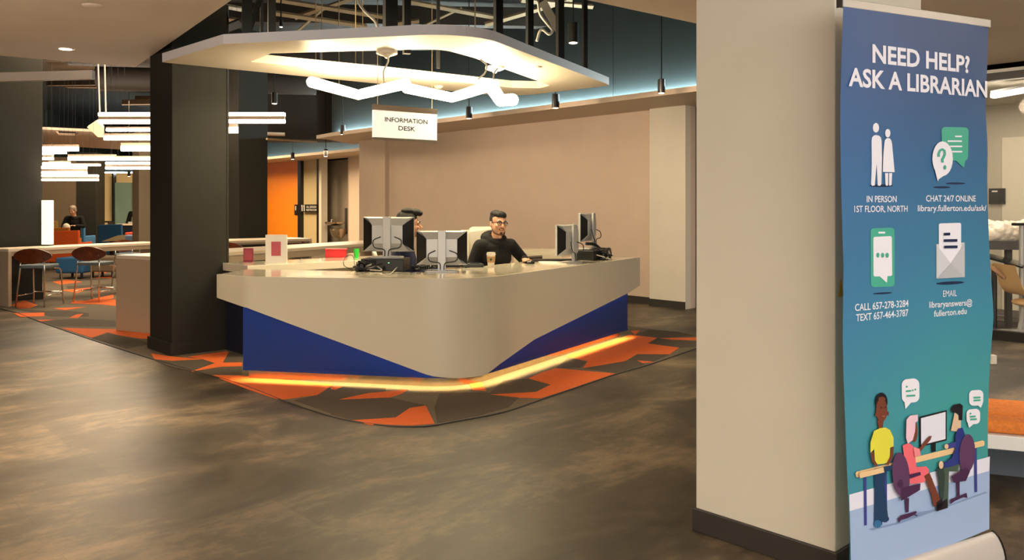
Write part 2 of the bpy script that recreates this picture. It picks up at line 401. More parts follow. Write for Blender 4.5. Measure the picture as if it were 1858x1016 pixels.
k5 = A(252, 400, 17.0); k5.z = 0; column(k5, V, .6, U, .4, 2.95, 'brown-grey column at the right of the lounge, behind the tables', mat('taupe_paint', (112, 98, 78), .6))

# far lounge walls
def seg_wall(name, x0, d0, x1, d1, m, z0=0, z1=2.5):
    a = A(x0, HZ, d0); b = A(x1, HZ, d1); a.z = b.z = z0
    return struct(MB().hexa(a, b-a, Vector((0, .2, 0)), Z*(z1-z0)).build(name, m))
seg_wall('wall_lounge', -60, 26, 150, 26.5, mat('lounge_paint', (150, 132, 108), .6), z1=3.0)
seg_wall('wall_lounge', 150, 26.5, 204, 27, mat('straw_paint', (212, 190, 140), .6))
seg_wall('wall_lounge', 204, 26.8, 238, 26.9, mat('sea_green_paint', (112, 140, 128), .6), z1=2.2)
seg_wall('wall_lounge', 203, 26.7, 205.5, 26.7, BLACKM)
seg_wall('wall_lounge', 204, 27.1, 300, 27.5, mat('straw_paint', (212, 190, 140), .6))
seg_wall('wall_lounge_upper', 150, 27.8, 300, 28.2, TEAL, 2.55, 3.1)
a = A(150, HZ, 27.2); b = A(300, HZ, 27.5); a.z = b.z = 2.53
tag(MB().hexa(a, b-a, (0, .06, 0), (0, 0, .03)).build('cove_light', LED_F), 'cool white light strip over the straw-coloured lounge wall', 'strip light')
spot('lounge_downlight', A(194, 325, 26.4), 45, WARM, 60, .7)

# ------------------------------------------------------------------ carpet with angular patches
def plan(pts, z=0): return [(G(x, y, z).x, G(x, y, z).y) for x, y in pts]
edge_px = [(-260, 487), (0, 560), (24, 566), (83, 588), (146, 610), (210, 631), (293, 657), (415, 691), (464, 708), (512, 727), (586, 752), (640, 765), (700, 773), (748, 775), (785, 773), (824, 766), (914, 748.5), (981, 726), (1116, 680), (1188, 659), (1260, 634), (1330, 614), (1265, 611), (1156, 594)]
carp = plan(edge_px)+[(-.3, 11.6), (-3.2, 15.5), (-5.5, 25.9), (-15.8, 25.9)]
carpet = thing('carpet', (-2, 8, 0), 'taupe carpet with orange and umber angular facets around the information desk', 'carpet')
MB().prism(carp, 0, .004).build('pile_base', CARB, carpet)
tr = MB(); ep = [G(x, y) for x, y in edge_px[:22]]
tr.tube([p+Z*.003 for p in spline(ep, 3)], .006, 6); tr.build('edge_trim', BASEB, carpet)
def c7(L): return [(x/2.0486, 520+y/2.0486) for x, y in L]
def c8(L): return [(600+x/2.2286, 560+y/2.2286) for x, y in L]
CT = .004
pk = [0]
def patch(pts, m, h):
    pk[0] += 1; h += pk[0]*.00003
    MB().prism(plan(pts), .001, .004+h).build('carpet_patch', m, carpet)
dark = [c7([(140,130),(210,125),(300,120),(430,128),(430,150),(200,148)]), c7([(340,193),(400,175),(520,200),(560,215),(470,232)]),
 c7([(60,85),(180,92),(250,90),(330,100),(330,112),(190,112)]), c7([(570,272),(640,278),(710,265),(760,272),(800,285),(712,315),(620,295)]),
 c7([(850,245),(905,250),(900,285),(830,285)]), c7([(820,300),(900,298),(900,330),(790,330),(715,318)]),
 c7([(1180,405),(1240,370),(1434,378),(1434,392),(1380,395),(1265,420),(1340,440),(1420,495),(1300,498),(1090,425)]),
 c8([(0,335),(110,345),(35,370),(240,362),(390,395),(250,450),(80,452),(0,430)]),
 c8([(420,400),(440,345),(620,340),(760,362),(720,400),(600,435),(430,466)]),
 c8([(640,345),(700,292),(800,285),(890,308),(840,340),(650,348)]),
 c8([(910,243),(960,200),(1035,215),(1010,240)]), c8([(1020,243),(1200,213),(1240,186),(1370,187),(1300,218),(1240,213),(1270,228),(1150,262)]),
 c8([(1320,120),(1483,135),(1483,155),(1400,160),(1290,143)]), c8([(1230,108),(1290,85),(1400,95),(1483,112),(1330,120)]),
 [(20,540),(60,536),(110,540),(80,546)], [(120,520),(200,515),(205,525),(130,530)], [(300,640),(345,652),(300,655)], [(150,500),(200,498),(206,506),(140,510)]]
orange = [c7([(50,100),(165,98),(165,112),(75,114)]), c7([(40,70),(90,52),(140,70),(110,82),(70,82)]), c7([(130,125),(205,125),(150,131)]),
 c7([(195,82),(320,77),(240,89)]), c7([(285,105),(310,102),(290,118),(255,118)]), c7([(345,52),(430,48),(430,73),(380,68),(265,64),(270,55)]),
 c7([(228,155),(430,160),(565,167),(570,196),(520,194),(440,182),(400,172),(340,192)]), c7([(560,250),(640,262),(760,272),(700,262),(840,243),(850,246),(828,285),(900,284),(900,298),(822,300),(712,317),(800,287),(755,272),(640,278),(575,272)]),
 c7([(788,331),(900,334),(1240,366),(1180,405),(1050,422),(1030,419),(930,385)]),
 c8([(35,370),(150,345),(310,330),(290,345),(240,361)]), c8([(80,455),(262,444),(320,405),(385,395),(420,468),(330,475),(160,470)]),
 c8([(555,300),(610,300),(630,335),(575,332)]), c8([(650,350),(830,340),(890,310),(800,285),(850,262),(910,243),(1150,265),(1000,318),(850,365),(760,362)]),
 c8([(950,195),(1210,108),(1320,120),(1280,143),(1410,160),(1370,187),(1240,186),(1190,215),(1020,243),(1040,215)]),
 c8([(1212,92),(1250,90),(1232,107)]), c8([(1240,212),(1310,218),(1262,222)]), c8([(1330,121),(1483,119),(1483,129),(1380,128)]),
 c8([(0,318),(50,318),(20,330),(0,328)]), [(160,545),(206,535),(206,541),(180,549)], [(110,527),(170,522),(140,532)], [(95,512),(120,508),(150,512),(110,517)], [(170,505),(206,500),(206,505)],
 [(140,492),(206,489),(190,496)], [(-60,548),(-10,545),(10,552),(-20,556)]]
for p in dark: patch(p, CARD, .0010)
for p in orange: patch(p, CARO, .0018)

# ------------------------------------------------------------------ canopy over the desk
CZ = 2.73
outer = round_poly([plan([(293,113)],CZ)[0], plan([(405,80)],CZ)[0], (-.30, 6.30), plan([(1108,155)],CZ)[0], plan([(930,176)],CZ)[0]], [.02, .04, .55, .10, .5], 10)
hp = [(455,112),(492,97),(776,89),(810,91.5),(860,105),(998,155),(979,160),(928,159),(700,135)]
inner = round_poly([plan([p],CZ)[0] for p in hp], [0.02,.02,.3,.4,.5,.06,.06,.1,.2], 6)
def sheet(name, loops, z0, z1, m, parent=None, mi_side=None):
    cu = bpy.data.curves.new(name, 'CURVE'); cu.dimensions = '2D'; cu.fill_mode = 'BOTH'; cu.extrude = (z1-z0)/2
    for lp in loops:
        sp = cu.splines.new('POLY'); sp.points.add(len(lp)-1); sp.use_cyclic_u = True
        for q, p in zip(sp.points, lp): q.co = (p[0], p[1], 0, 1)
    o = bpy.data.objects.new(name, cu); COL.objects.link(o); o.location = (0, 0, (z0+z1)/2)
    bpy.context.view_layer.update(); me = evald(o); bpy.data.objects.remove(o)
    mb = MB(); mb.add([v.co+Vector((0, 0, (z0+z1)/2)) for v in me.vertices], [tuple(p.vertices) for p in me.polygons])
    if mi_side is not None: mb.m = [0 if abs(p.normal.z) > .5 else mi_side for p in me.polygons]
    return mb
cano = thing('canopy', (-1, 8, CZ), 'large floating cream canopy panel with a triangular opening over the information desk', 'ceiling canopy')
sheet('panel', [outer, inner], CZ, CZ+.078, CANOPY).build('panel', CANOPY, cano)
eb = MB(); nn = len(outer)
for i in range(nn):
    a, b = Vector((*outer[i], 0)), Vector((*outer[(i+1) % nn], 0)); d = b-a
    if d.length < 1e-5: continue
    nrm = Vector((d.y, -d.x, 0)).normalized()*.002
    if (sum(outer[j].x*outer[(j+1)%nn].y-outer[(j+1)%nn].x*outer[j].y for j in range(nn))) < 0: nrm = -nrm
    eb.hexa(a+Z*(CZ+.002), d, nrm, Z*.078)
eb.build('edge_band', CANOPYE, cano)
MB().lathe([(.03,0),(.045,.008),(.045,.012)], G(975,121,CZ)-Z*.012, 16).build('sprinkler_cover', CANOPY, cano, smooth='auto')
MB().lathe([(.02,-.03),(.05,-.012),(.06,0)], G(795,156,CZ)-Z*.002, 16).build('smoke_sensor', CANOPY, cano, smooth='auto')

# hanger posts, threaded rods, trusses in the plenum
for i, (px, wd, D, off) in enumerate([(448,.085,7.6,0),(475,.03,7.9,0),(493,.07,8.0,0),(708,.11,7.4,0),(738,.065,7.6,0),(795,.03,8.4,0),(904,.07,7.7,0),(961,.06,8.2,0),(1016,.07,8.8,0),(1061,.05,9.4,0)]):
    p = A(px, 60, D); z0 = CZ+.08 if i != 99 else 0
    names = ['leftmost above the canopy corner', 'thin one second from left', 'third from left, beside the small lamp', 'fourth from left, wide, above the sign', 'fifth from left', 'slim one near the middle of the canopy', 'first right of the canopy front corner', 'second right of the canopy front corner', 'beside the curled flexible conduit', 'rightmost, next to the teal wall']
    tag(MB().box((p.x, p.y, (z0+4.75)/2), (wd, wd, 4.75-z0), .4).build('hanger_post', BLKPOST), 'black steel hanger post over the canopy, '+names[i], 'post', 'hanger posts over the canopy')
def bar(pts, r, m, name, label, cat, group=None):
    return tag(MB().tube(pts, r, 4).build(name, m), label, cat, group)
tl = [((500,-1),(705,32),'crossing the left half of the opening, uppermost'), ((495,23),(665,48),'below the uppermost one, left half'), ((408,11),(446,18),'short length between column and first post'), ((405,33),(440,38),'lowest short length beside the column'), ((535,32),(640,-3),'slanting up to the right from the small lamp'),
      ((540,56),(592,12),'thin brace slanting up near the small lamp'), ((745,3),(900,32),'across the middle, above the canopy front edge'), ((880,45),(960,22),'rising to the right of the first right post'), ((945,0),(1075,12),'at top right near the teal wall'), ((700,44),(760,38),'low one in the middle'), ((762,50),(838,14),'middle brace slanting up right'), ((905,38),(1040,-2),'rising towards the top right')]
for (a, b, lb) in tl:
    bar([A(*a, 12.0 if a[1] < 30 else 12.6), A(*b, 12.6)], .04 if 'brace' not in lb else .022, STEELB, 'ceiling_joist', 'tan steel ceiling joist, '+lb, 'joist', 'tan steel joists in the open ceiling')
bar([A(408,52,8.6), A(442,38,8.2)], .05, BLKPOST, 'brace', 'black diagonal brace between the column and the leftmost post', 'brace')
bar([A(452,56,7.7), A(474,-10,7.9)], .035, BLKPOST, 'brace', 'black diagonal brace right of the leftmost post', 'brace')
bar([A(983,0,9.0), A(1012,52,9.2)], .06, mat('grey_steel', (70, 66, 62), .6), 'brace', 'grey diagonal brace left of the curled conduit', 'brace')
# long dark ducts and joists deeper in the plenum
for i in range(9):
    y = 9.5+i*1.9
    tag(MB().box((-3.5, y, 4.35 if i % 2 else 4.5), (15, .10 if i % 2 else .22, .16 if i % 2 else .3), radians(4*(-1)**i)).build('ceiling_beam', mat('umber_steel', (40, 32, 25), .7)), 'dark brown steel beam under the open ceiling deck', 'beam', 'dark beams under the deck')
for i, (x0, x1, yy, D) in enumerate([(-7.5, -3.4, 14, 14), (-8.5, -4.2, 17, 17)]):
    tag(MB().tube([(x0, yy, 4.08), (x1, yy+.7, 4.08)], .28, 16).build('air_duct', mat('umber_steel', (40, 32, 25), .7), smooth='auto'), ['nearer', 'farther'][i]+' round dark air duct above the seating area', 'duct')
tag(MB().box(A(560, 225, 19.5)+Z*.75, (2.6, .8, 2.3)).build('air_handler', mat('umber_steel', (40, 32, 25), .7)), 'boxy dark air handler hanging left of the teal wall', 'duct')
for i, (x, D) in enumerate([(645,8.6),(658,9.4),(573,9.5),(584,10.2),(615,10.0),(862,7.0),(1100,99)]):
    if D > 50: continue
    p = A(x, 40, D); z0 = CZ+.078 if x in (862,) else 2.85
    tag(MB().tube([(p.x, p.y, z0), (p.x, p.y, 4.75)], .006, 6).build('threaded_rod', STEELB), 'thin threaded rod above the canopy, '+['near the left conduit', 'just right of the left conduit', 'between the small lamp and the leftmost joists', 'second rod right of the small lamp', 'midway along the canopy front edge', 'right before the rounded front corner'][i], 'rod', 'threaded rods')
def conduit(pts, D, r, label):
    tag(MB().tube(spline([A(x, y, D) for x, y in pts], 8), r, 10).build('flexible_conduit', PALE, smooth=True), label, 'conduit')
conduit([(651,-12),(652,5),(660,18),(672,30),(680,38),(686,50)], 7.4, .013, 'cream flexible conduit dropping to the left part of the canopy')
conduit([(976,2),(980,25),(992,42),(1002,55),(996,62),(985,54),(979,58),(974,75)], 8.3, .014, 'curled cream flexible conduit above the right part of the canopy')

# pendant cylinder spots
def pendant_spot(px, py0, py1, D, label, ztop=4.75):
    top = A(px, py0, D); bot = A(px, py1, D); h = top.z-bot.z; r = h*.27
    t = thing('pendant_spotlight', bot, label, 'pendant light', group='black cylinder pendants')
    MB().lathe([(r*.8,0.004),(r,0),(r,h),(r*.3,h+.01)], bot, 16).build('housing', BLACKM, t, smooth='auto')
    MB().lathe([(r*.75,-.003),(r*.75,.003)], bot, 16).build('lens', SPOT_E, t)
    MB().tube([bot+Z*h, Vector((bot.x, bot.y, ztop))], .008, 6).build('stem', BLACKM, t)
pendant_spot(1200, 144, 169, 9.6, 'black cylinder pendant before the teal wall, rightmost and largest')
pendant_spot(1008, 171, 196, 10.9, 'black cylinder pendant just right below the canopy tip')
pendant_spot(851, 194, 215, 12.6, 'black cylinder pendant hanging behind the lit tubes')
pendant_spot(622, 227, 244, 16.0, 'black cylinder pendant left of the information sign')
pendant_spot(591, 271, 284, 19, 'black cylinder pendant in front of the corridor, nearest the beige wall')
pendant_spot(531, 277, 289, 21, 'black cylinder pendant above the orange wall')
pendant_spot(475, 284, 296, 23, 'black cylinder pendant beside the dark column at the orange wall')
pendant_spot(1040, 42, 78, 9.2, 'black cylinder pendant above the canopy beside the teal wall')
pendant_spot(498, 168, 188, 11.5, 'black cylinder pendant below the left part of the canopy')
pendant_spot(510, 36, 49, 11.0, 'small lamp above the left part of the canopy')
pendant_spot(234, 310, 320, 22.5, 'small black cylinder pendant far back in the lounge')

# recessed downlight and disc in the near ceiling
p = G(119, 88, 2.9)
t = thing('recessed_downlight', p, 'lit recessed downlight in the near ceiling at upper left', 'downlight')
MB().lathe([(.075,-.006),(.085,0),(.085,.005)], p, 20).build('trim_ring', CANOPY, t, smooth='auto')
MB().lathe([(.055,-.009),(.055,0)], p, 20).build('lens', SPOT_E, t)
tag(MB().lathe([(.05,-.012),(.07,-.004),(.075,0)], G(168,10,2.9), 20).build('ceiling_disc', CEIL, smooth='auto'), 'small round cover plate in the near ceiling at upper left', 'cover plate')
# hanging beam at left
a = A(-60, 121, 8.2); b = A(167, 143, 8.0)
tag(MB().hexa(Vector((a.x, a.y, b.z)), Vector((b.x-a.x, b.y-a.y, 0)), (0, .06, 0), Z*.085).build('ceiling_baffle', mat('grey_baffle', (170, 160, 150), .6)), 'long pale ceiling baffle hanging below the near ceiling at left', 'baffle')

# ------------------------------------------------------------------ V shaped tube pendants
def v_tube(pts, r, label, cords):
    c = sum((Vector(p) for p in pts), Vector())/len(pts)
    t = thing('tube_pendant', c, label, 'pendant light')
    rp = []
    P = [Vector(p) for p in pts]
    for i in range(len(P)-1):
        for k in range(7): rp.append(P[i].lerp(P[i+1], k/7))
    rp.append(P[-1])
    mb = MB(); mb.tube(rp, r, 16); mb.ball(P[0], r, 14, 8); mb.ball(P[-1], r, 14, 8); mb.ball(P[1], r, 14, 8)
    mb.build('glowing_tube', TUBE_E, t, smooth=True)
    for c_ in cords: MB().tube(spline(c_, 8), .007, 8).build('cord', PALE, t, smooth=True)
    return t
TZ = 2.52
def T(x, y): return G(x, y, TZ)
t1 = v_tube([T(566,149), T(650,172), T(736,152)], .048, 'glowing white V-shaped tube pendant, left one under the canopy', [[A(703,98,6.9), A(704,112,6.95), A(696,130,7.0), A(697,150,7.1)]])
t2 = v_tube([T(738,160), T(820,177), T(896,154)], .048, 'glowing white V-shaped tube pendant, middle one under the canopy', [[A(872,108,7.0), A(883,118,7.1), A(880,132,7.15), A(868,143,7.2)]])
t3 = v_tube([T(890,155), T(908,182), T(930,181)], .062, 'glowing white bent tube pendant, right one seen end-on', [[A(903,124,6.9), A(897,132,6.95), A(895,145,7.0)]])
for (x, y, D, lb) in ((702, 93, 6.9, 'left round cream ceiling rose under the canopy edge'), (898, 121, 7.0, 'right round cream ceiling rose under the canopy edge')):
    p = G(x, y, CZ)
    tag(MB().lathe([(.015,-.06),(.025,-.045),(.06,-.035),(.09,-.022),(.09,0)], p, 20).build('ceiling_rose', CANOPY, smooth='auto'), lb, 'ceiling rose')

# ------------------------------------------------------------------ text helper
def text_mesh(s, p0, p1, h, xdir, ydir, nrm, m, name, parent, bold=0.0, lift=.001, heavy=0.0):
    cu = bpy.data.curves.new(name, 'FONT'); cu.body = s; cu.size = 1; cu.offset = bold; cu.resolution_u = 3
    o = bpy.data.objects.new(name, cu); COL.objects.link(o); bpy.context.view_layer.update(); me = evald(o); bpy.data.objects.remove(o)
    xs = [v.co.x for v in me.vertices]; x0, x1 = min(xs), max(xs); cap = .73
    p0, p1 = Vector(p0), Vector(p1); wd = (p1-p0); up = ydir*h/cap
    mb = MB(); wn = wd.normalized()
    for k, (dx, dy) in enumerate(((0, 0), (1, 0), (-1, 0), (0, 1), (0, -1)) if heavy else ((0, 0),)):
        sh = wn*dx*heavy+ydir*dy*heavy+nrm*(lift+k*.00004)
        mb.add([p0+wd*((v.co.x-x0)/(x1-x0))+up*v.co.y+sh for v in me.vertices], [tuple(q.vertices) for q in me.polygons])
    o = mb.build(name, m, parent)
    return o

# information sign
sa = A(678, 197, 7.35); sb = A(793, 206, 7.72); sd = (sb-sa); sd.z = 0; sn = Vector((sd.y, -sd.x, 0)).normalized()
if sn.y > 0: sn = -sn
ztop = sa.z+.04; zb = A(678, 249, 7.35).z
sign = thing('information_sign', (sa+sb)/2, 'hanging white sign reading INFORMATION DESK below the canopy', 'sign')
MB().hexa(Vector((sa.x, sa.y, zb)), sd, -sn*.03, Z*(ztop-.05-zb)).build('sign_panel', mat('sign_white_glow', (245, 243, 235), .4, emit=(1, .97, .9), strength=.45), sign)  # panel given a faint glow for the glare of the tubes above
MB().hexa(Vector((sa.x, sa.y, ztop-.05))+sn*.002, sd, -sn*.034, Z*.05).build('top_rail', STEEL, sign)
MB().hexa(Vector((sa.x, sa.y, zb-.018))+sn*.002, sd, -sn*.034, Z*.02).build('bottom_rail', mat('grey_rail', (120, 112, 100), .4, metal=.6), sign)
for f in (.07, .93): MB().tube([Vector((sa.x, sa.y, ztop))+sd*f-sn*.015, Vector((sa.x, sa.y, 4.7))+sd*f-sn*.015], .003, 6).build('cable', STEELB, sign)
def sp_(f, z): return Vector((sa.x, sa.y, 0))+sd*f+Z*z
GREYT = mat('grey_letter', (40, 36, 34), .5)
hh = ztop-zb
text_mesh('INFORMATION', sp_(.17, zb+hh*.50), sp_(.84, zb+hh*.50), .042, sd, Z, sn, GREYT, 'lettering', sign, .0, .002, heavy=.0011)
text_mesh('DESK', sp_(.38, zb+hh*.255), sp_(.64, zb+hh*.255), .042, sd, Z, sn, GREYT, 'lettering', sign, .0, .002, heavy=.0011)

# ------------------------------------------------------------------ information desk
DT = .855
path = round_poly([(-2.40, 6.72), (-2.09, 6.485), (-.304, 6.226), (1.39, 8.98)], [0, .25, .6, 0], 14, closed=False)
def resample(pts, step=.05):
    out = [pts[0].copy()]
    for i in range(len(pts)-1):
        d = (pts[i+1]-pts[i]).length; n = max(1, int(d/step))
        for k in range(1, n+1): out.append(pts[i].lerp(pts[i+1], k/n))
    return out
path = resample(path)
def offset(pts, d):                           # shift inwards (left of travel direction is inside)
    out = []
    for i, p in enumerate(pts):
        a = pts[max(i-1, 0)]; b = pts[min(i+1, len(pts)-1)]; t = (b-a).normalized()
        out.append(p+Vector((-t.y, t.x))*d)
    return out
def v3(p, z): return Vector((p[0], p[1], z))
desk = thing('information_desk', (-.3, 7.4, 0), 'curved cream and blue information desk with glowing base', 'desk')
sarr = [0]
for i in range(1, len(path)): sarr.append(sarr[-1]+(path[i]-path[i-1]).length)
# lower outline of the fascia, by x on the left side and along the right side
ic = min(range(len(path)), key=lambda i: (path[i]-Vector((-.30, 6.36))).length); sc = sarr[ic]
ctrl = [(0, .665), (.4, .61), (sc-.32, .118), (sc-.12, .094), (sc+.12, .094), (sc+.28, .15), (sc+.85, .275), (sarr[-1]-.28, .50), (sarr[-1], .55)]
def zb_(s):
    for (a, za), (b, zb2) in zip(ctrl, ctrl[1:]):
        if s <= b: return za+(zb2-za)*(s-a)/(b-a)
    return ctrl[-1][1]
fi = offset(path, .025); mb = MB(); n = len(path)
vs = []
for i in range(n):
    zb2 = zb_(sarr[i]); vs += [v3(path[i], zb2), v3(path[i], DT), v3(fi[i], DT), v3(fi[i], zb2)]
fs = []
for i in range(n-1):
    for k in range(4): fs.append((i*4+k, (i+1)*4+k, (i+1)*4+(k+1) % 4, i*4+(k+1) % 4))
fs += [(0, 1, 2, 3), ((n-1)*4+3, (n-1)*4+2, (n-1)*4+1, (n-1)*4)]
mb.add(vs, [tuple(reversed(f)) for f in fs]); mb.build('fascia', FASC, desk, smooth='auto')
mb = MB(); f1 = offset(path, .030); f2 = offset(path, .040)
for i in range(3, n-3):
    za = zb_(sarr[i])+.02; zc2 = zb_(sarr[i+1])+.02
    if abs(sarr[i]-sc) > .3: mb.add([v3(f1[i], za), v3(f1[i+1], zc2), v3(f2[i+1], zc2), v3(f2[i], za)], [(0, 1, 2, 3)])
mb.build('fascia_glow_strip', GLOW_B, desk)  # hidden glowing strip added to brighten the blue panel along the fascia
tp_in = offset(path, .72)
tp_in = [p for p in tp_in]
# worktop: outer edge flush with the fascia, inner edge a plain mitred line
dl = (Vector((-.304, 6.226))-Vector((-2.09, 6.485))).normalized(); dr = (Vector((1.39, 8.98))-Vector((-.304, 6.226))).normalized()
nl = Vector((-dl.y, dl.x)); nr = Vector((-dr.y, dr.x)); WD = .72
P0 = Vector((-2.40, 6.72))+nl*.55; P2 = Vector((1.39, 8.98))+nr*WD
q = Vector((-.304, 6.226)); A1 = q+nl*.62; A2 = q+nr*WD
den = dl.x*dr.y-dl.y*dr.x; tt = ((A2-A1).x*dr.y-(A2-A1).y*dr.x)/den; P1 = A1+dl*tt
inn = round_poly([P0, P1, P2], [0, .25, 0], 8, closed=False)
sheet('worktop', [[*offset(path, .0245), *reversed(inn)]], DT-.035, DT, WHITE).build('worktop', WHITE, desk)
kp = resample(round_poly([(-2.17, 6.65), (-.325, 6.275), (1.245, 8.83)], [0, .55, 0], 14, closed=False))
def wall_strip(name, pts, z0, z1, th, m):
    mb = MB(); pi_ = offset(pts, th); n = len(pts); vs = []; fs = []
    for a, b in zip(pts, pi_): vs += [v3(a, z0), v3(a, z1), v3(b, z1), v3(b, z0)]
    for i in range(n-1):
        for k in range(4): fs.append((i*4+k, i*4+(k+1) % 4, (i+1)*4+(k+1) % 4, (i+1)*4+k))
    fs += [(3, 2, 1, 0), ((n-1)*4, (n-1)*4+1, (n-1)*4+2, (n-1)*4+3)]
    mb.add(vs, fs); return mb.build(name, m, desk, smooth='auto')
wall_strip('blue_panel', offset(kp, .012), .108, DT-.04, .02, BLUE)
wall_strip('panel_lip', offset(kp, .008), .088, .112, .006, BLUE)
wall_strip('steel_kick', offset(kp, .105), .0, .108, .02, STEEL)
wall_strip('base_light', offset(kp, .022), .103, .107, .014, LED_W)
wall_strip('fascia_back_light', offset(kp, .0), .0, .0001, .0001, BLUE) if False else None
e = v3(kp[0], 0); MB().hexa(e+Vector((.0, .05, .108)), Vector((*nl, 0))*.5, Vector((*dl, 0))*.04, Z*(DT-.15)).build('end_panel', NAVY, desk)
e = v3(kp[-1], 0); MB().hexa(e+Vector((*nr, 0))*.05-Vector((*dr, 0))*.01+Z*.108, Vector((*nr, 0))*.5, -Vector((*dr, 0))*.04, Z*(DT-.15)).build('end_panel', NAVY, desk)

# back counter behind the staff area
bc0 = Vector((-2.467, 7.71, 0)); bc = thing('back_counter', bc0+V*1.4+U*.4, 'cream back counter parallel to the wall, behind the information desk', 'counter')
MB().hexa(bc0+Z*(DT-.075), V*3.0, U*.55, Z*.075).build('counter_top', WHITE, bc, bevel=.004)
MB().hexa(bc0+V*.02+U*.02, V*.42, U*.5, Z*(DT-.076)).build('pedestal', NAVY, bc)
MB().hexa(bc0+V*.45+U*.05, V*2.4, U*.45, Z*(DT-.076)).build('cabinet', mat('cream_laminate', (196, 182, 158), .5), bc)
wc = thing('storage_cabinet', (.35, 10.7, 0), 'low white cabinet against the beige wall behind the seated man', 'cabinet')
MB().box((.33, 10.8, .43), (.62, .4, .86), radians(0)).build('carcass', WHITE, wc, bevel=.004)
for s_ in (-1, 1): MB().box((.33+s_*.155, 10.59, .44), (.29, .018, .74)).build('door', WHITE, wc, bevel=.003)

# ------------------------------------------------------------------ monitors, computers, cables
def monitor(loc, rz, label, wd=.44, ht=.30, zc=.27, tilt=0, base=True, pivot=None):
    """screen faces local +Y, the back faces local -Y"""
    t = thing('monitor', loc, label, 'monitor', rz)
    def bl(mb, name, m, par=t, **k): return mb.build(name, m, par, world=False, **k)
    z0, z1 = zc-ht/2, zc+ht/2; hw = wd/2
    bl(MB().box((0, .012, zc), (wd, .024, ht)), 'front_bezel', SILVER, bevel=.003)
    bl(MB().box((0, .0265, zc), (wd-.03, .004, ht-.03)), 'screen', BLKGL)
    # silver back shell, waisted: full width along top and bottom edges, narrow in the middle
    hi = wd*.30; d = -.058
    shell = [(-hw, z1), (hw, z1), (hi, z1-ht*.24), (hi, z0+ht*.24), (hw, z0), (-hw, z0), (-hi, z0+ht*.24), (-hi, z1-ht*.24)]
    vs = [Vector((x, 0, z)) for x, z in shell]
    back = [Vector((x*(1 if abs(x) < hw-.001 else .80), d if abs(x) < hw-.001 else d*.45, zc+(z-zc)*(1 if abs(x) < hw-.001 else .93))) for x, z in shell]
    mb = MB(); mb.add(vs+back, [(8,15,10,9),(15,14,11,10),(14,13,12,11),(0,1,9,8),(1,2,10,9),(2,3,11,10),(3,4,12,11),(4,5,13,12),(5,6,14,13),(6,7,15,14),(7,0,8,15)])
    bl(mb, 'back_shell', SILVER)
    for s_ in (-1, 1):
        v = [Vector((s_*hw, 0, z1-.004)), Vector((s_*hw, 0, z0+.004)), Vector((s_*hi, 0, z0+ht*.22)), Vector((s_*hi, 0, z1-ht*.22)),
             Vector((s_*hw*.985, -.004, z1-.012)), Vector((s_*hw*.985, -.004, z0+.012)), Vector((s_*(hi+.004), d*.9, z0+ht*.23)), Vector((s_*(hi+.004), d*.9, z1-ht*.23))]
        f = [(4,5,6,7),(0,1,5,4),(1,2,6,5),(2,3,7,6),(3,0,4,7)]
        bl(MB().add(v, f if s_ < 0 else [tuple(reversed(q_)) for q_ in f]), 'side_cover', BLKPL)
    st = bl(MB().hexa((-.034, -.085, .004), (.068, 0, 0), (0, .022, 0), (0, .0, z1-.004+.002)), 'stand_column', SILVER, bevel=.003)
    bl(MB().hexa((-.03, -.066, zc-.03), (.06, 0, 0), (0, .03, 0), (0, 0, .06)), 'pivot', BLKPL)
    bp_ = round_poly([(-.15, -.10), (.15, -.10), (.12, .07), (-.12, .07)], .03, 5)
    bl(MB().prism(bp_, 0, .012), 'base_plate', SILVER, bevel=.003)
    for x0, x1 in ((-.11, -.02), (.13, .03)):
        bl(MB().tube(spline([(x0*.5, -.066, zc-.02), (x0, -.10, zc-.05), (x0*.9, -.11, z0+.04), (x1, -.095, z0+.02), (x1*.6, -.10, .02)], 6), .0045, 6), 'cable', BLKPL, smooth=True)
    return t
pcz = DT+.105
pc1 = G(703, 497, DT)
t = thing('desktop_computer', G(690, 484, DT), 'small black computer lying under the left monitor on the desk', 'computer')
MB().box((G(700, 490, DT).x, G(700, 490, DT).y, DT+.052), (.37, .26, .104), radians(-6)).build('case', BLKPL, t, bevel=.004)
cx_, cy_ = G(700, 490, DT).x, G(700, 490, DT).y
fr = Matrix.Rotation(radians(-6), 3, 'Z')
for k in range(9): MB().box(Vector((cx_, cy_, DT+.06))+fr@Vector((-.15+k*.012, -.132, 0)), (.005, .004, .07), radians(-6)).build('vent_slot', BLKGL, t)
MB().lathe([(.006, 0), (.006, .004)], Vector((cx_, cy_, DT+.07))+fr@Vector((.06, -.134, 0)), 10).build('power_light', mat('green_light', (120, 255, 140), .4, emit=(.3, 1, .4), strength=3), t)
monitor((cx_+.02, cy_+.03, pcz), radians(-4), 'silver backed monitor standing on the black computer, leftmost of the four', .445, .30, .185+.02)
p = G(800, 494, DT); monitor((p.x, p.y+.10, DT), radians(4), 'silver backed monitor low on the desk, second from left', .43, .29, .20)
p = G(1030, 477, DT); monitor((p.x, p.y+.02, DT), radians(58), 'silver backed monitor seen edge-on, in front of the other on the right', .42, .30, .225)
p = G(1062, 468, DT); monitor((p.x+.02, p.y, DT+.10), radians(64), 'silver backed monitor, rearmost and highest on the right side of the desk', .40, .30, .23)
t = thing('desktop_computer', G(1072, 470, DT), 'small black computer under the rearmost monitor on the right', 'computer')
p = G(1072, 471, DT); MB().box((p.x, p.y, DT+.052), (.24, .34, .10), radians(-34)).build('case', BLKPL, t, bevel=.004)
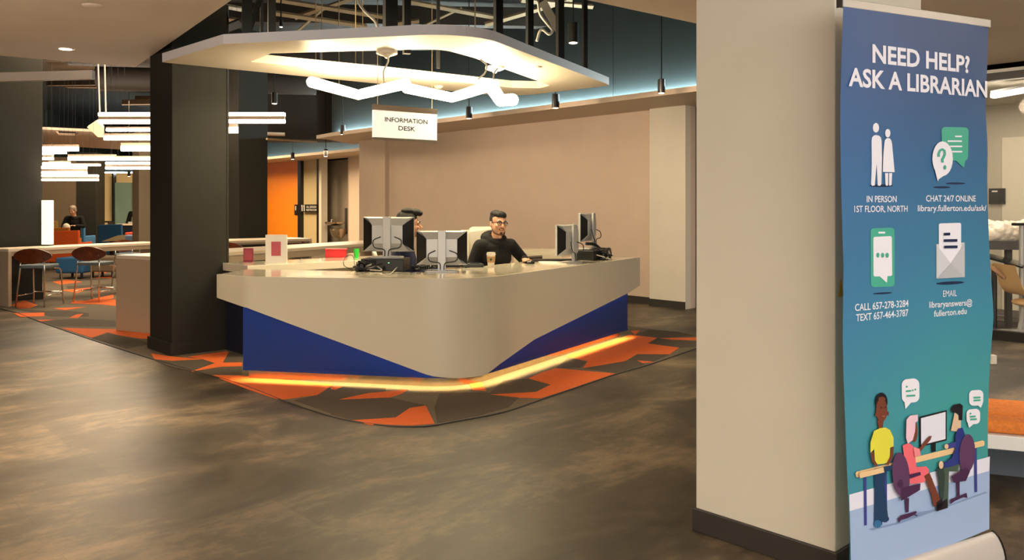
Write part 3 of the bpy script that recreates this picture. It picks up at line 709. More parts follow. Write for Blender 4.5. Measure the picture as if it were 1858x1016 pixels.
def cables(cx, cy, wx, wy, n, label, seed, zmax=.09):
    rnd = random.Random(seed); t = thing('cable_bundle', (cx, cy, DT), label, 'cables')
    for i in range(n):
        pts = [(cx+rnd.uniform(-wx, wx), cy+rnd.uniform(-wy, wy), DT+.006+rnd.random()**2*zmax) for _ in range(5)]
        MB().tube(spline(pts, 5), rnd.choice((.0035, .005, .006)), 6).build('cable', PALE if i % 7 == 3 else BLKPL, t, smooth=True)
    for i in range(5):
        MB().box((cx+rnd.uniform(-wx, wx)*.8, cy+rnd.uniform(-wy, wy)*.8, DT+.018+rnd.random()*.03), (.05, .03, .03), rnd.uniform(0, 3)).build('plug', BLKPL, t, bevel=.004)
    return t
p = G(672, 492, DT); cables(p.x, p.y, .13, .08, 20, 'tangle of black cables left of the small computer on the desk', 3)
p = G(1092, 471, DT); cables(p.x, p.y, .10, .16, 20, 'tangle of black cables behind the right monitors', 5, .12)
p = G(770, 490, DT); cables(p.x, p.y+.06, .10, .07, 9, 'black cables around the foot of the second monitor', 8, .05)
tag(MB().tube(spline([A(1063,442,8.75),(A(1080,444,8.8)),A(1095,458,8.85),A(1103,468,8.9)], 8), .016, 8).build('cable_hose', BLKPL, smooth=True), 'thick black cable hose curving down behind the rearmost monitor', 'cable')
tag(MB().tube(spline([G(640,491,DT)+Z*.004, A(624,481,6.9), A(627,466,7.0), A(640,464,7.0), A(644,486,6.8)], 8), .003, 6).build('loose_wire', BLKPL, smooth=True), 'thin loose wire looping up left of the cable tangle', 'wire')
tag(MB().tube(spline([G(690,498,DT)+Z*.004, G(705,500,DT)+Z*.005, G(718,494,DT)+Z*.03, G(722,491,DT)+Z*.04], 8), .004, 6).build('white_cable', PALE, smooth=True), 'short white cable in front of the black computer', 'cable')
# keyboards, mice, phone, papers
def slab(name, pts, h, m, label, cat, z=DT, bevel=.003):
    return tag(MB().prism([(G(x, y, z).x, G(x, y, z).y) for x, y in pts], z, z+h).build(name, m, bevel=bevel), label, cat)
def keyboard(c, rz, label):
    t = thing('keyboard', c, label, 'keyboard', rz)
    MB().box((0, 0, .009), (.44, .14, .018)).build('tray', BLKPL, t, world=False, bevel=.003)
    for r_ in range(5):
        MB().box((0, -.05+r_*.025, .0205), (.41, .019, .006)).build('key_row', BLKGL, t, world=False, bevel=.001)
keyboard(G(1002, 474, DT), radians(8), 'black keyboard at the seated man\'s left hand')
keyboard(G(788, 487, DT)+Vector((0, .2, 0)), radians(0), 'black keyboard behind the second monitor')
def mouse(c, rz, label):
    t = thing('computer_mouse', c, label, 'mouse', rz)
    MB().ball((0, 0, .012), (.032, .055, .022), 16, 10).build('shell', BLKGL, t, world=False, smooth=True)
    MB().box((0, .03, .034), (.005, .016, .006)).build('wheel', SILVER, t, world=False)
mouse(G(961, 479, DT), radians(60), 'black computer mouse in front of the seated man')
slab('tablet_stand', [(955,469),(984,467),(984,470),(955,472)], .022, BLKPL, 'flat black pad behind the mouse and keyboard', 'pad')
slab('paper_stack', [(975,474),(1030,476),(1028,480),(985,479)], .006, PAPER, 'thin white papers under the right monitor base', 'papers', bevel=0)
ph = thing('desk_phone', G(856, 484, DT), 'black desk phone in front of the seated man', 'telephone', radians(10))
MB().hexa((-.10, -.08, 0), (.2, 0, 0), (0, .17, .0), (0, .0, .03)).build('phone_body', BLKPL, ph, world=False, bevel=.006)
MB().tube(spline([(-.075, -.07, .045), (-.075, 0, .06), (-.075, .07, .045)], 6), [.018]*13, 10).build('handset', BLKPL, ph, world=False, smooth=True)
MB().box((.03, .02, .034), (.09, .05, .012)).build('display', BLKGL, ph, world=False)
# coffee cup
c_ = G(891, 485, DT); cup = thing('paper_cup', c_, 'white takeaway coffee cup with printed band on the desk', 'cup')
MB().lathe([(.028, 0), (.039, .115)], c_, 24).build('cup_body', mat('cup_paper', (236, 222, 196), .5), cup, smooth='auto')
MB().lathe([(.0345, .045), (.0395, .100)], c_, 24).build('printed_sleeve', mat('kraft_sleeve', (176, 140, 96), .7), cup, smooth='auto')
MB().lathe([(.042, .114), (.043, .120), (.039, .123), (.037, .136), (.030, .137)], c_, 24).build('lid', mat('cup_lid', (240, 232, 216), .35), cup, smooth='auto')
MB().ball(c_+Vector((0, -.037, .073)), (.012, .004, .012), 12, 8).build('round_emblem', mat('dark_green', (52, 80, 50), .6), cup, smooth=True)

# things on the back counter
def holder(px0, px1, py0, py1, D, m1, m2, inset, label, name='sign_holder'):
    a, b = A(px0, py1, D), A(px1, py1, D); a.z = b.z = DT; h = (py1-py0)*D/F
    t = thing(name, (a+b)/2, label, 'sign holder')
    MB().hexa(a, b-a, (0, .02, 0), Z*h).build('panel', m1, t, bevel=.002)
    MB().hexa(a-(0, 0.02, 0) if False else a+Vector((0, -.03, 0)), b-a, (0, .08, 0), Z*.004).build('foot', m1, t)
    if m2:
        x0, x1, z0, z1 = inset; w_ = b-a
        MB().hexa(a+w_*x0+Vector((0, -.003, h*z0)), w_*(x1-x0), (0, .003, 0), Z*h*(z1-z0)).build('printed_card', m2, t)
    return t
holder(481.5, 520.5, 423.5, 475, 8.05, PAPER, ROSE, (.28, .72, .26, .76), 'white sign holder with a small rose card on the back counter')
holder(441.5, 459, 448, 473.5, 8.2, MAROON, mat('maroon_card', (150, 52, 66), .5), (.12, .88, .15, .85), 'small maroon card holder at the left end of the back counter')
def on_v3(px, D): return A(px, HZ, D)
a, b = A(590, 468, 8.95), A(627.5, 468, 8.95); a.z = b.z = DT
rb = thing('red_box', (a+b)/2, 'bright red open box on the back counter', 'box')
MB().hexa(a, b-a, (-.02, .16, 0), Z*.085).build('box_body', REDP, rb, bevel=.003)
MB().hexa(a+Vector((-.006, -.006, .08)), b-a+Vector((.012, 0, 0)), (-.02, .172, 0), Z*.012).build('rim', REDP, rb, bevel=.002)
cp = A(646.5, 467, 8.95); cp.z = DT
gc = thing('green_cup', cp, 'bright green plastic cup right of the red box', 'cup')
MB().lathe([(.024, 0), (.033, .095), (.031, .095), (.022, .006)], cp, 20).build('cup_wall', GRNP, gc, smooth='auto')
holder(836, 852, 417, 462, 9.5, PAPER, None, None, 'tall white leaflet holder behind the second monitor')
holder(846, 858, 437, 462, 9.3, PAPER, None, None, 'shorter white leaflet holder left of the man\'s chair')

# ------------------------------------------------------------------ task chairs
def task_chair(loc, rz, label, m=PALE, bw=.21, bz=(0.62, 1.20), seat=.47):
    t = thing('task_chair', loc, label, 'chair', rz)
    K = dict(world=False)
    MB().prism(round_poly([(-.24,-.22),(.24,-.22),(.22,.24),(-.22,.24)], .08, 5), seat-.07, seat).build('seat', GRF, t, bevel=.02, **K)
    pts = round_poly([(-bw, bz[0]), (bw, bz[0]), (bw, bz[1]), (-bw, bz[1])], .07, 6)
    vs = []; mb = MB(); n_ = len(pts)
    f_ = [Vector((x, .25+.05*((z-bz[0])/(bz[1]-bz[0]))-(.04*(abs(x)/bw)**2), z)) for x, z in pts]; g_ = [p+Vector((0, .035, 0)) for p in f_]
    mb.add(f_+g_, [tuple(range(n_)), tuple(range(2*n_-1, n_-1, -1))]+[(i, n_+i, n_+(i+1) % n_, (i+1) % n_) for i in range(n_)])
    mb.build('backrest', m, t, bevel=.008, **K)
    MB().tube(spline([(0, .2, seat-.05), (0, .30, seat+.02), (0, .30, bz[0]+.15)], 5), .02, 8).build('back_support', BLKPL, t, smooth=True, **K)
    MB().tube([(0, 0, .09), (0, 0, seat-.07)], [.03, .022], 12).build('gas_lift', BLKPL, t, smooth='auto', **K)
    for k in range(5):
        a_ = 2*pi*k/5; e_ = Vector((.28*cos(a_), .28*sin(a_), .065))
        MB().tube([(0, 0, .10), e_], [.025, .014], 8).build('base_arm', BLKPL, t, **K)
        MB().ball(e_-Z*.037, (.024, .024, .028), 10, 6).build('caster', BLKPL, t, smooth=True, **K)
    for s_ in (-1, 1):
        MB().tube(spline([(s_*.2, .05, seat-.05), (s_*.27, .05, seat+.02), (s_*.27, .05, seat+.18)], 4), .014, 8).build('arm_post', BLKPL, t, smooth=True, **K)
        MB().box((s_*.27, -.0, seat+.195), (.06, .22, .025)).build('armrest', BLKPL, t, bevel=.008, **K)
    return t

# ------------------------------------------------------------------ people
def blob(mb, name, m, parent, voxel=.006, smooth_it=6):
    o = mb.build(name, m, None, origin=(0, 0, 0), smooth=True)
    r = o.modifiers.new('r', 'REMESH'); r.mode = 'VOXEL'; r.voxel_size = voxel; r.use_smooth_shade = True
    if smooth_it: s_ = o.modifiers.new('s', 'SMOOTH'); s_.factor = .5; s_.iterations = smooth_it
    bpy.context.view_layer.update(); me = evald(o); old = o.data; o.modifiers.clear(); o.data = me; bpy.data.meshes.remove(old)
    me.name = name
    if not me.materials: me.materials.append(m)
    for p_ in me.polygons: p_.use_smooth = True; p_.material_index = 0
    o.parent = parent; return o
def person(name, loc, yaw, label, top, hair, skin, headrot=(0, 0, 0), handL=(.2, -.25, .88), elbowL=(.3, .05, .86), handR=(-.14, -.26, .66), elbowR=(-.27, .05, .78),
           hair_style='fade', glasses=False, beard=False, dz=0.0, knees=.42, hood=False, voxel=.006, shoulder=.185):
    t = thing(name, loc, label, 'person', yaw)
    def P(x, y, z): return Vector((x, y, z+dz))
    H0 = P(0, -.02, 1.13); HR = (Matrix.Rotation(headrot[2], 3, 'Z')@Matrix.Rotation(headrot[0], 3, 'X')@Matrix.Rotation(headrot[1], 3, 'Y'))
    def H(x, y, z): return H0+HR@Vector((x, y-.012, z+.105))          # head frame, origin at head centre
    hL, eL, hR_, eR = [Vector((q[0], q[1], q[2]+dz)) for q in (handL, elbowL, handR, elbowR)]
    b = MB()
    # trunk, neck
    b.ball(P(0, .03, .60), (.17, .13, .12)); b.ball(P(0, .03, .74), (.145, .10, .13)); b.ball(P(0, .03, .90), (.16, .105, .15)); b.ball(P(0, .02, 1.0), (.165, .085, .075))
    b.cap(P(-shoulder+.02, .02, 1.025), P(shoulder-.02, .02, 1.025), .055, .055); b.cap(P(0, .02, 1.03), H(0, .015, -.05), .06, .052)
    # head
    b.ball(H(0, .018, .035), (.079, .095, .090), 20, 14, R=HR); b.ball(H(0, -.010, -.035), (.071, .075, .078), 18, 12, R=HR)
    b.ball(H(0, -.050, -.088), (.034, .030, .026), 12, 8, R=HR)                 # chin
    b.ball(H(0, -.072, .022), (.055, .018, .014), 12, 8, R=HR)                    # brow
    b.cap(H(0, -.086, .010), H(0, -.108, -.024), .009, .0135)                      # nose
    for s_ in (-1, 1):
        b.ball(H(s_*.011, -.098, -.030), (.010, .010, .008), 8, 6, R=HR)
        b.ball(H(s_*.040, -.066, -.022), (.022, .018, .020), 10, 8, R=HR)         # cheeks
        b.ball(H(s_*.076, .012, -.008), (.010, .020, .031), 10, 8, R=HR)          # ears
    b.ball(H(0, -.086, -.056), (.024, .010, .006), 10, 6, R=HR); b.ball(H(0, -.084, -.066), (.020, .010, .007), 10, 6, R=HR)
    # arms and hands
    for s_, e_, h_ in ((1, eL, hL), (-1, eR, hR_)):
        sh = P(s_*shoulder, .02, 1.015); b.cap(sh, e_, .046, .037); d_ = (h_-e_).normalized(); wr_ = h_-d_*.07
        b.cap(e_, wr_, .037, .024)
        side = d_.cross(Z).normalized(); dn = Vector((0, 0, -1))
        pal = h_-d_*.02
        for q_ in (-.5, 0, .5): b.cap(wr_+side*.012*q_*2, pal+side*.030*q_*2*.9+d_*.01, .014, .013)
        for k, ln in enumerate((.068, .078, .072, .056)):
            off_ = side*((k-1.5)*.0195); r0_ = pal+off_+d_*.012; k1_ = r0_+d_*ln*.45+Z*.006; k2_ = k1_+d_*ln*.38-Z*.016; k3_ = k2_+d_*ln*.18-Z*.014
            b.cap(r0_, k1_, .0088, .0082); b.cap(k1_, k2_, .0082, .0076); b.cap(k2_, k3_, .0076, .007)
        th0 = wr_-side*s_*.018+d_*.012; th1 = th0-side*s_*.034+d_*.030-Z*.008; th2 = th1+d_*.030-side*s_*.004-Z*.006
        b.cap(th0, th1, .0115, .0095); b.cap(th1, th2, .0095, .008)
    # legs and feet
    for s_ in (-1, 1):
        hp_ = P(s_*.095, .0, .57); kn = P(s_*.12, -knees, .535); an = P(s_*.12, -knees+.02, .10)
        if dz: an = Vector((s_*.12, -knees+.1, .10+.35*(dz > .05)))
        b.cap(hp_, kn, .085, .056); b.cap(kn, an, .052, .036); b.cap(an-Z*.04+Vector((0, .03, 0)), an-Z*.06+Vector((0, -.14, 0)), .04, .032)
    body = blob(b, 'body', skin, t, voxel, 3)
    # eyes, brows
    for s_ in (-1, 1):
        e = MB().ball(H(s_*.030, -.079, .008), (.0105, .007, .0042), 12, 8, R=HR).build('eye', EYEW, body, world=False, smooth=True)
        e['_o'] = (0, 0, 0); MB().ball(H(s_*.030, -.0845, .008), (.005, .003, .0048), 10, 6, R=HR).build('iris', EYED, t, world=False, smooth=True)
        MB().tube([H(s_*.014, -.094, .026), H(s_*.032, -.092, .031), H(s_*.050, -.078, .026)], [.0035, .0045, .002], 6).build('eyebrow', hair, t, world=False, smooth=True)
    MB().tube(spline([H(-.030, -.078, -.050), H(-.014, -.0935, -.0605), H(0, -.0965, -.063), H(.014, -.0935, -.0605), H(.030, -.078, -.050)], 4), .0028, 6).build('mouth', LIP, t, world=False, smooth=True)
    # trousers
    b = MB(); b.ball(P(0, .03, .59), (.18, .14, .12)); b.ball(P(0, .03, .68), (.158, .118, .08))
    for s_ in (-1, 1):
        hp_ = P(s_*.095, .0, .57); kn = P(s_*.12, -knees, .535); an = P(s_*.12, -knees+.02, .14)
        if dz: an = Vector((s_*.12, -knees+.1, .14+.35*(dz > .05)))
        b.cap(hp_, kn, .095, .066); b.cap(kn, an, .062, .055)
    blob(b, 'trousers', JEANS, t, .010, 3)
    for s_ in (-1, 1):
        an = P(s_*.12, -knees+.02, .10) if not dz else Vector((s_*.12, -knees+.1, .10+.35*(dz > .05)))
        b = MB(); b.cap(an-Z*.035+Vector((0, .035, 0)), an-Z*.052+Vector((0, -.15, 0)), .048, .040); blob(b, 'shoe', BLKPL, t, .010, 2)
    # top with sleeves
    b = MB(); b.ball(P(0, .03, .66), (.175, .135, .09)); b.ball(P(0, .03, .76), (.165, .125, .14)); b.ball(P(0, .03, .90), (.180, .125, .16)); b.ball(P(0, .025, 1.0), (.182, .105, .080))
    b.cap(P(-shoulder+.01, .02, 1.02), P(shoulder-.01, .02, 1.02), .066, .066)
    for s_, e_, h_ in ((1, eL, hL), (-1, eR, hR_)):
        sh = P(s_*shoulder, .02, 1.01); d_ = (h_-e_).normalized(); wr_ = h_-d_*.085
        b.cap(sh, e_, .064, .053); b.cap(e_, wr_, .052, .036)
        mid = sh.lerp(e_, .6); b.ball(mid, (.060, .060, .035)); b.ball(wr_-d_*.02, .040)
    if hood:
        ring = [P(.088*sin(a_)*(1+.1*cos(a_)), .035+.085*-cos(a_) if False else .03-.080*cos(a_), 1.093+.034*(-cos(a_))*1.0) for a_ in [2*pi*k/16 for k in range(17)]]
        b.tube(ring, .030, 10); b.ball(P(0, .105, 1.10), (.125, .055, .070)); b.ball(P(-.078, .04, 1.095), (.062, .06, .045)); b.ball(P(.078, .04, 1.09), (.055, .06, .042)); b.ball(P(0, -.01, 1.05), (.09, .075, .05))
    else:
        b.tube([P(.07*sin(a_), .02-.062*cos(a_), 1.065-.012*cos(a_)) for a_ in [2*pi*k/16 for k in range(17)]], .016, 8)
    sw = blob(b, 'hoodie' if hood else 'sweater', top, t, .007, 5)
    if hood:
        for s_ in (-1, 1):
            MB().tube(spline([P(s_*.03, -.075, 1.03), P(s_*.035, -.105, .97), P(s_*.03, -.112, .92)], 5), .003, 6).build('drawstring', top, t, world=False, smooth=True)
    # hair
    b = MB()
    if hair_style == 'fade':
        b.ball(H(0, .030, .050), (.081, .096, .082), 20, 14, R=HR)
        b.ball(H(0, -.014, .090), (.070, .064, .040), 16, 10, R=HR); b.ball(H(.004, -.048, .080), (.058, .030, .030), 14, 9, R=HR); b.ball(H(-.02, .03, .095), (.060, .07, .042), 14, 9, R=HR)
        for s_ in (-1, 1): b.ball(H(s_*.068, .012, .030), (.012, .030, .045), 10, 8, R=HR)
        b.ball(H(0, .075, -.005), (.055, .035, .05), 12, 8, R=HR)
    elif hair_style == 'quiff':
        b.ball(H(0, .030, .048), (.084, .102, .088), 20, 14, R=HR)
        b.ball(H(0, -.05, .122), (.058, .062, .036), 14, 9, R=HR); b.ball(H(0, -.09, .112), (.050, .032, .030), 14, 9, R=HR); b.ball(H(0, .02, .135), (.06, .07, .030), 14, 9, R=HR)
        b.ball(H(0, .085, .06), (.065, .05, .07), 12, 8, R=HR); b.ball(H(0, .085, -.02), (.060, .035, .05), 12, 8, R=HR)
        for s_ in (-1, 1): b.ball(H(s_*.068, .005, .025), (.014, .034, .05), 10, 8, R=HR)
    else:
        b.ball(H(0, .030, .045), (.087, .102, .088), 20, 14, R=HR); b.ball(H(0, .07, -.02), (.075, .05, .06), 12, 8, R=HR)
        for s_ in (-1, 1): b.ball(H(s_*.070, .01, .01), (.018, .045, .06), 10, 8, R=HR)
    hr = blob(b, 'hair', hair, t, .005, 2)
    # trim the hair off the face
    fw = (HR@Vector((0, -1, 0))).normalized(); upv = (HR@Vector((0, 0, 1))).normalized(); sd_ = (HR@Vector((1, 0, 0))).normalized(); hc = H(0, 0, 0)
    bmh = bmesh.new(); bmh.from_mesh(hr.data); kill = []
    line = .057 if hair_style != 'grey' else .062
    for v_ in bmh.verts:
        r_ = v_.co-hc; f_ = r_.dot(fw); z_ = r_.dot(upv)
        lim = line if f_ > .052 else (line-(.052-f_)*1.9)
        if z_ < lim and f_ > -.005: kill.append(v_)
    bmesh.ops.delete(bmh, geom=kill, context='VERTS'); bmh.to_mesh(hr.data); bmh.free()
    if beard:
        mb = MB(); pts = [H(-.066, .0, -.04), H(-.060, -.022, -.078), H(-.036, -.062, -.100), H(0, -.078, -.107), H(.036, -.062, -.100), H(.060, -.022, -.078), H(.066, .0, -.04)]
        mb.tube(spline(pts, 5), [.004]+[.0075]*29+[.004], 8)
        mb.ball(H(0, -.078, -.090), (.016, .008, .010), 10, 8, R=HR); mb.build('beard', BEARD, t, world=False, smooth=True)
        MB().tube(spline([H(-.030, -.082, -.058), H(-.018, -.096, -.046), H(0, -.103, -.043), H(.018, -.096, -.046), H(.030, -.082, -.058)], 4), .0026, 6).build('moustache', BEARD, t, world=False, smooth=True)
    if glasses:
        g = MB()
        for s_ in (-1, 1):
            g.tube([H(s_*.031+.024*cos(a_), -.103+.010*abs(cos(a_)), .004+.0175*sin(a_)) for a_ in [2*pi*k/16 for k in range(17)]], .0018, 6)
            g.tube([H(s_*.031+.025*cos(a_), -.104+.010*abs(cos(a_)), .005+.0175*sin(a_)) for a_ in [pi*k/8 for k in range(9)]], .0046, 6)
            g.tube([H(s_*.056, -.094, .012), H(s_*.079, -.02, .010), H(s_*.080, .02, .004)], .0030, 6)
        g.tube([H(-.009, -.106, .010), H(0, -.108, .013), H(.009, -.106, .010)], .0022, 6)
        gl = g.build('glasses', BLKPL, t, world=False, smooth=True)
        for s_ in (-1, 1): MB().add([H(s_*.031+.023*cos(2*pi*k/12), -.101, .004+.0165*sin(2*pi*k/12)) for k in range(12)], [tuple(range(12))]).build('lens', mat('clear_lens', (240, 240, 245), .05, alpha=.06), gl, world=False)
    return t
mloc = (-.155, 8.22, 0)
person('person', mloc, radians(30), 'person in a black hoodie and dark glasses seated facing us behind the desk', HOOD, HAIRB, SKIN, headrot=(0, radians(4), radians(-5)),
       handL=(.216, -.205, .885), elbowL=(.345, .04, .86), glasses=True, beard=True, hood=True)
task_chair((mloc[0]-.07, mloc[1]+.02, 0), radians(12), 'pale task chair behind the person in the black hoodie', bw=.175)
m2 = (-1.0, 7.85, 0)
person('person', m2, radians(100), 'person in navy with tall dark hair, half hidden behind the leftmost monitor', NAVYC, HAIRB, SKIN, headrot=(radians(0), 0, radians(6)), hair_style='quiff',
       handL=(.12, -.36, .84), elbowL=(.25, -.02, .80), handR=(-.12, -.36, .80), elbowR=(-.25, -.02, .78), dz=-.005)
task_chair((m2[0]-.02, m2[1], 0), radians(100), 'pale task chair under the person in navy', bz=(.62, 1.0))
# reader in the far lounge
m3 = A(134, 400, 22.0); m3.z = 0
person('person', m3, radians(8), 'person with grey hair and black top sitting in the far lounge, looking down', HOOD, HAIRG, SKIN2, headrot=(radians(22), 0, radians(-10)), hair_style='grey',
       handL=(.06, -.24, .83), elbowL=(.25, -.02, .80), handR=(-.06, -.25, .84), elbowR=(-.26, -.02, .80), dz=.09, voxel=.009)
tag(MB().ball((m3.x-.02, m3.y-.34, .86), (.10, .08, .12), 14, 10).build('white_bag', PAPER, smooth=True), 'round white bag on the lap of the grey-haired reader', 'bag')
st_ = thing('lounge_stool', m3, 'dark stool under the grey-haired reader', 'stool')
MB().lathe([(.2, .50), (.2, .56)], m3, 20).build('seat', BLKPL, st_, smooth='auto', bevel=.01)
for k in range(4):
    a_ = pi/4+k*pi/2; MB().tube([m3+Vector((.15*cos(a_), .15*sin(a_), .5)), m3+Vector((.19*cos(a_), .19*sin(a_), 0))], .014, 8).build('leg', BLKPL, st_)

# ------------------------------------------------------------------ long tables with waterfall ends
TAB = mat('table_laminate', (226, 208, 184), .35)
TABD = mat('table_edge_laminate', (176, 158, 134), .5)
def long_table(c, d1, l1, d2, w2, h, label, apron=.09, thick=.045, ends=(1, 1)):
    c = Vector(c); t = thing('long_table', c+d1*l1/2+d2*w2/2, label, 'table')
    MB().hexa(c+Z*(h-thick), d1*l1, d2*w2, Z*thick).build('tabletop', TAB, t, bevel=.008)
    MB().hexa(c+d1*.05+d2*.012+Z*(h-thick-apron), d1*(l1-.1), d2*(w2-.024), Z*apron).build('apron', TABD, t)
    if ends[0]: MB().hexa(c, d1*.05, d2*w2, Z*(h-thick)).build('end_panel', TABD, t, bevel=.006)
    if ends[1]: MB().hexa(c+d1*(l1-.05), d1*.05, d2*w2, Z*(h-thick)).build('end_panel', TABD, t, bevel=.006)
    return t
WN = Vector((-W.y, W.x, 0))
tA = A(15, HZ, 11.6); tA.z = 0
long_table(tA, W, 2.6, WN, .5, .815, 'long white waterfall table at left with two bar stools', apron=.06)
tB = Vector((-4.49, 9.375, 0))
WB = (Vector((-2.46, 13.4, 0))-tB).normalized(); WBN = Vector((WB.y, -WB.x, 0))
long_table(tB, WB, 4.55, WBN, .75, .86, 'long white table behind the charcoal column, end panel showing at its left', apron=.08)
tD = A(566, HZ, 14.9); tD.z = 0
long_table(tD-V*1.7, V, 1.7, U, .8, .84, 'white table farther back, rounded end beside the restroom door', apron=.03)

# bar stools
def bar_stool(loc, rz, label):
    t = thing('bar_stool', loc, label, 'bar stool', rz, 'walnut-backed bar stools'); K = dict(world=False)
    s = .555
    MB().prism(round_poly([(-.21,-.20),(.21,-.20),(.19,.20),(-.19,.20)], .07, 6), s-.012, s+.035).build('seat', GRF, t, bevel=.014, seg=3, **K)
    # legs: y- is the back side (towards us)
    for sx in (-1, 1):
        MB().tube([(sx*.16, -.19, .70), (sx*.17, -.18, s), (sx*.20, -.24, 0)], .011, 10).build('leg', CHROME, t, smooth=True, **K)
        MB().tube(spline([(sx*.15, .10, s-.02), (sx*.19, .17, s-.04), (sx*.20, .19, s-.12), (sx*.215, .23, 0)], 5), .011, 10).build('leg', CHROME, t, smooth=True, **K)
        MB().tube([(sx*.195, -.225, .16), (sx*.21, .215, .16)], .008, 8).build('footrest_bar', CHROME, t, smooth=True, **K)
    MB().tube([(-.21, .215, .18), (.21, .215, .18)], .011, 8).build('footrest_bar', CHROME, t, smooth=True, **K)
    # oval curved plywood back
    n_ = 26; f = []; g = []; mb = MB()
    for k in range(n_):
        a_ = 2*pi*k/n_; x = .27*cos(a_); z = .715+.10*sin(a_)*(1-.08*cos(2*a_)); y = -.215+.55*x*x
        f.append(Vector((x, y, z))); g.append(Vector((x, y+.014, z)))
    cf, cg = Vector((0, -.215, .715)), Vector((0, -.201, .715))
    vs = f+g+[Vector((p.x*.5, -.215+.55*(p.x*.5)**2, .715+(p.z-.715)*.5)) for p in f]+[Vector((p.x*.5, -.201+.55*(p.x*.5)**2, .715+(p.z-.715)*.5)) for p in f]+[cf, cg]
    fc = []
    for k in range(n_):
        j = (k+1) % n_
        fc += [(k, j, n_+j, n_+k), (j, k, 2*n_+k, 2*n_+j), (n_+k, n_+j, 3*n_+j, 3*n_+k), (2*n_+j, 2*n_+k, 4*n_), (3*n_+k, 3*n_+j, 4*n_+1)]
    mb.add(vs, fc).build('backrest', WALNUT, t, smooth='auto', **K)
    return t
wz = atan2(WN.y, WN.x)-pi/2
s1 = A(72, HZ, 11.75); s1.z = 0
stool = bar_stool(s1, radians(0), 'walnut-backed bar stool nearest the left end of the long white table')
s2 = A(174, HZ, 12.35); s2.z = 0; dup(stool, s2, radians(-6), 'walnut-backed bar stool between the first stool and the grey end panel')
s3 = A(237, HZ, 14.6); s3.z = 0; dup(stool, s3, radians(-120), 'bar stool mostly hidden behind the grey table end panel')
s4 = A(424, HZ, 13.8); s4.z = 0; dup(stool, s4, radians(-10), 'bar stool just right of the charcoal column, at the far white table')
s5 = A(527, HZ, 14.9); s5.z = 0; dup(stool, s5, radians(20), 'bar stool partly behind the white sign holder')

# ------------------------------------------------------------------ lounge furniture
def lounge_chair(px, D, label, m, wd=.70, h=.86, rz=0.0):
    c = A(px, HZ, D); c.z = 0; t = thing('lounge_chair', c, label, 'armchair', rz); K = dict(world=False)
    hw = wd/2
    f = [Vector((-hw*.95, -.30, .18)), Vector((hw*.95, -.30, .18)), Vector((hw, -.36, h)), Vector((-hw*.85, -.36, h-.02))]
    MB().extr(f, (0, .09, 0)).build('backrest', m, t, bevel=.02, **K)
    MB().box((0, .05, .36), (wd*.86, .62, .14)).build('seat', m, t, bevel=.03, **K)
    for s_ in (-1, 1): MB().hexa((s_*hw*.9-.035, -.28, .2), (.07, 0, 0), (0, .55, 0), (0, 0, .42)).build('armrest', m, t, bevel=.02, **K)
    for sx in (-1, 1):
        for sy in (-1, 1): MB().tube([(sx*hw*.7, sy*.22, .2), (sx*hw*.8, sy*.27, 0)], .012, 8).build('leg', BLKPL, t, **K)
    return t
lounge_chair(125, 18.6, 'burnt orange lounge chair seen from behind, nearest the lit white column lamp', ORF, .80, .89)
lounge_chair(112, 20.8, 'amber lounge chair just behind the burnt orange one', YORF, .74, .90)
lounge_chair(209, 21.5, 'denim blue lounge chair seen from behind in the far lounge', BLF, .66, .97)
lounge_chair(148, 22.75, 'lighter blue lounge chair beside the seated reader', mat('sky_blue_fabric', (70, 128, 176), .85), .5, .98)
lounge_chair(100, 25, 'pale amber lounge chair against the far grey wall', mat('pale_amber_fabric', (200, 156, 90), .85), .5, 1.0)
def bench(px0, px1, D, h, m, label, name='low_bench', dp=.6):
    a, b = A(px0, HZ, D), A(px1, HZ, D); a.z = b.z = 0; t = thing(name, (a+b)/2+Vector((0, dp/2, 0)), label, 'bench')
    MB().hexa(a+Z*.12, b-a, (0, dp, 0), Z*(h-.12)).build('seat_block', m, t, bevel=.03)
    for f in (.12, .88):
        for g in (.15, .85): MB().tube([a+(b-a)*f+Vector((0, dp*g, 0)), a+(b-a)*f+Vector((0, dp*g, .13))], .025, 8).build('foot', BLKPL, t)
bench(100, 150, 16.0, .42, BLF, 'dark blue ottoman with pale top under the long table, left one', 'ottoman')
bench(157, 206, 16.3, .42, mat('taupe_fabric', (104, 88, 66), .85), 'taupe ottoman under the long table, right one', 'ottoman')
bench(213, 290, 20.0, .72, LBF, 'pale blue high-backed bench behind the long table', dp=.5)
bench(226, 256, 23.0, .70, REDF, 'coral bench left of the grey-brown column', dp=.5)
bench(184, 196, 22.5, .68, REDF, 'coral seat peeking out left of the blue lounge chair', dp=.4)
# lit monolith lamp
a, b = A(75, HZ, 12.5), A(89.5, HZ, 12.5); a.z = b.z = .815
ml = thing('box_lamp', (a+b)/2, 'tall glowing white box lamp standing on the long table beside the left column', 'lamp')
MB().hexa(a, b-a, (0, .12, 0), Z*.02).build('lamp_base', BLKPL, ml); MB().hexa(a+Z*.02, b-a, (0, .12, 0), Z*.67).build('light_box', MONO_E, ml, bevel=.004)
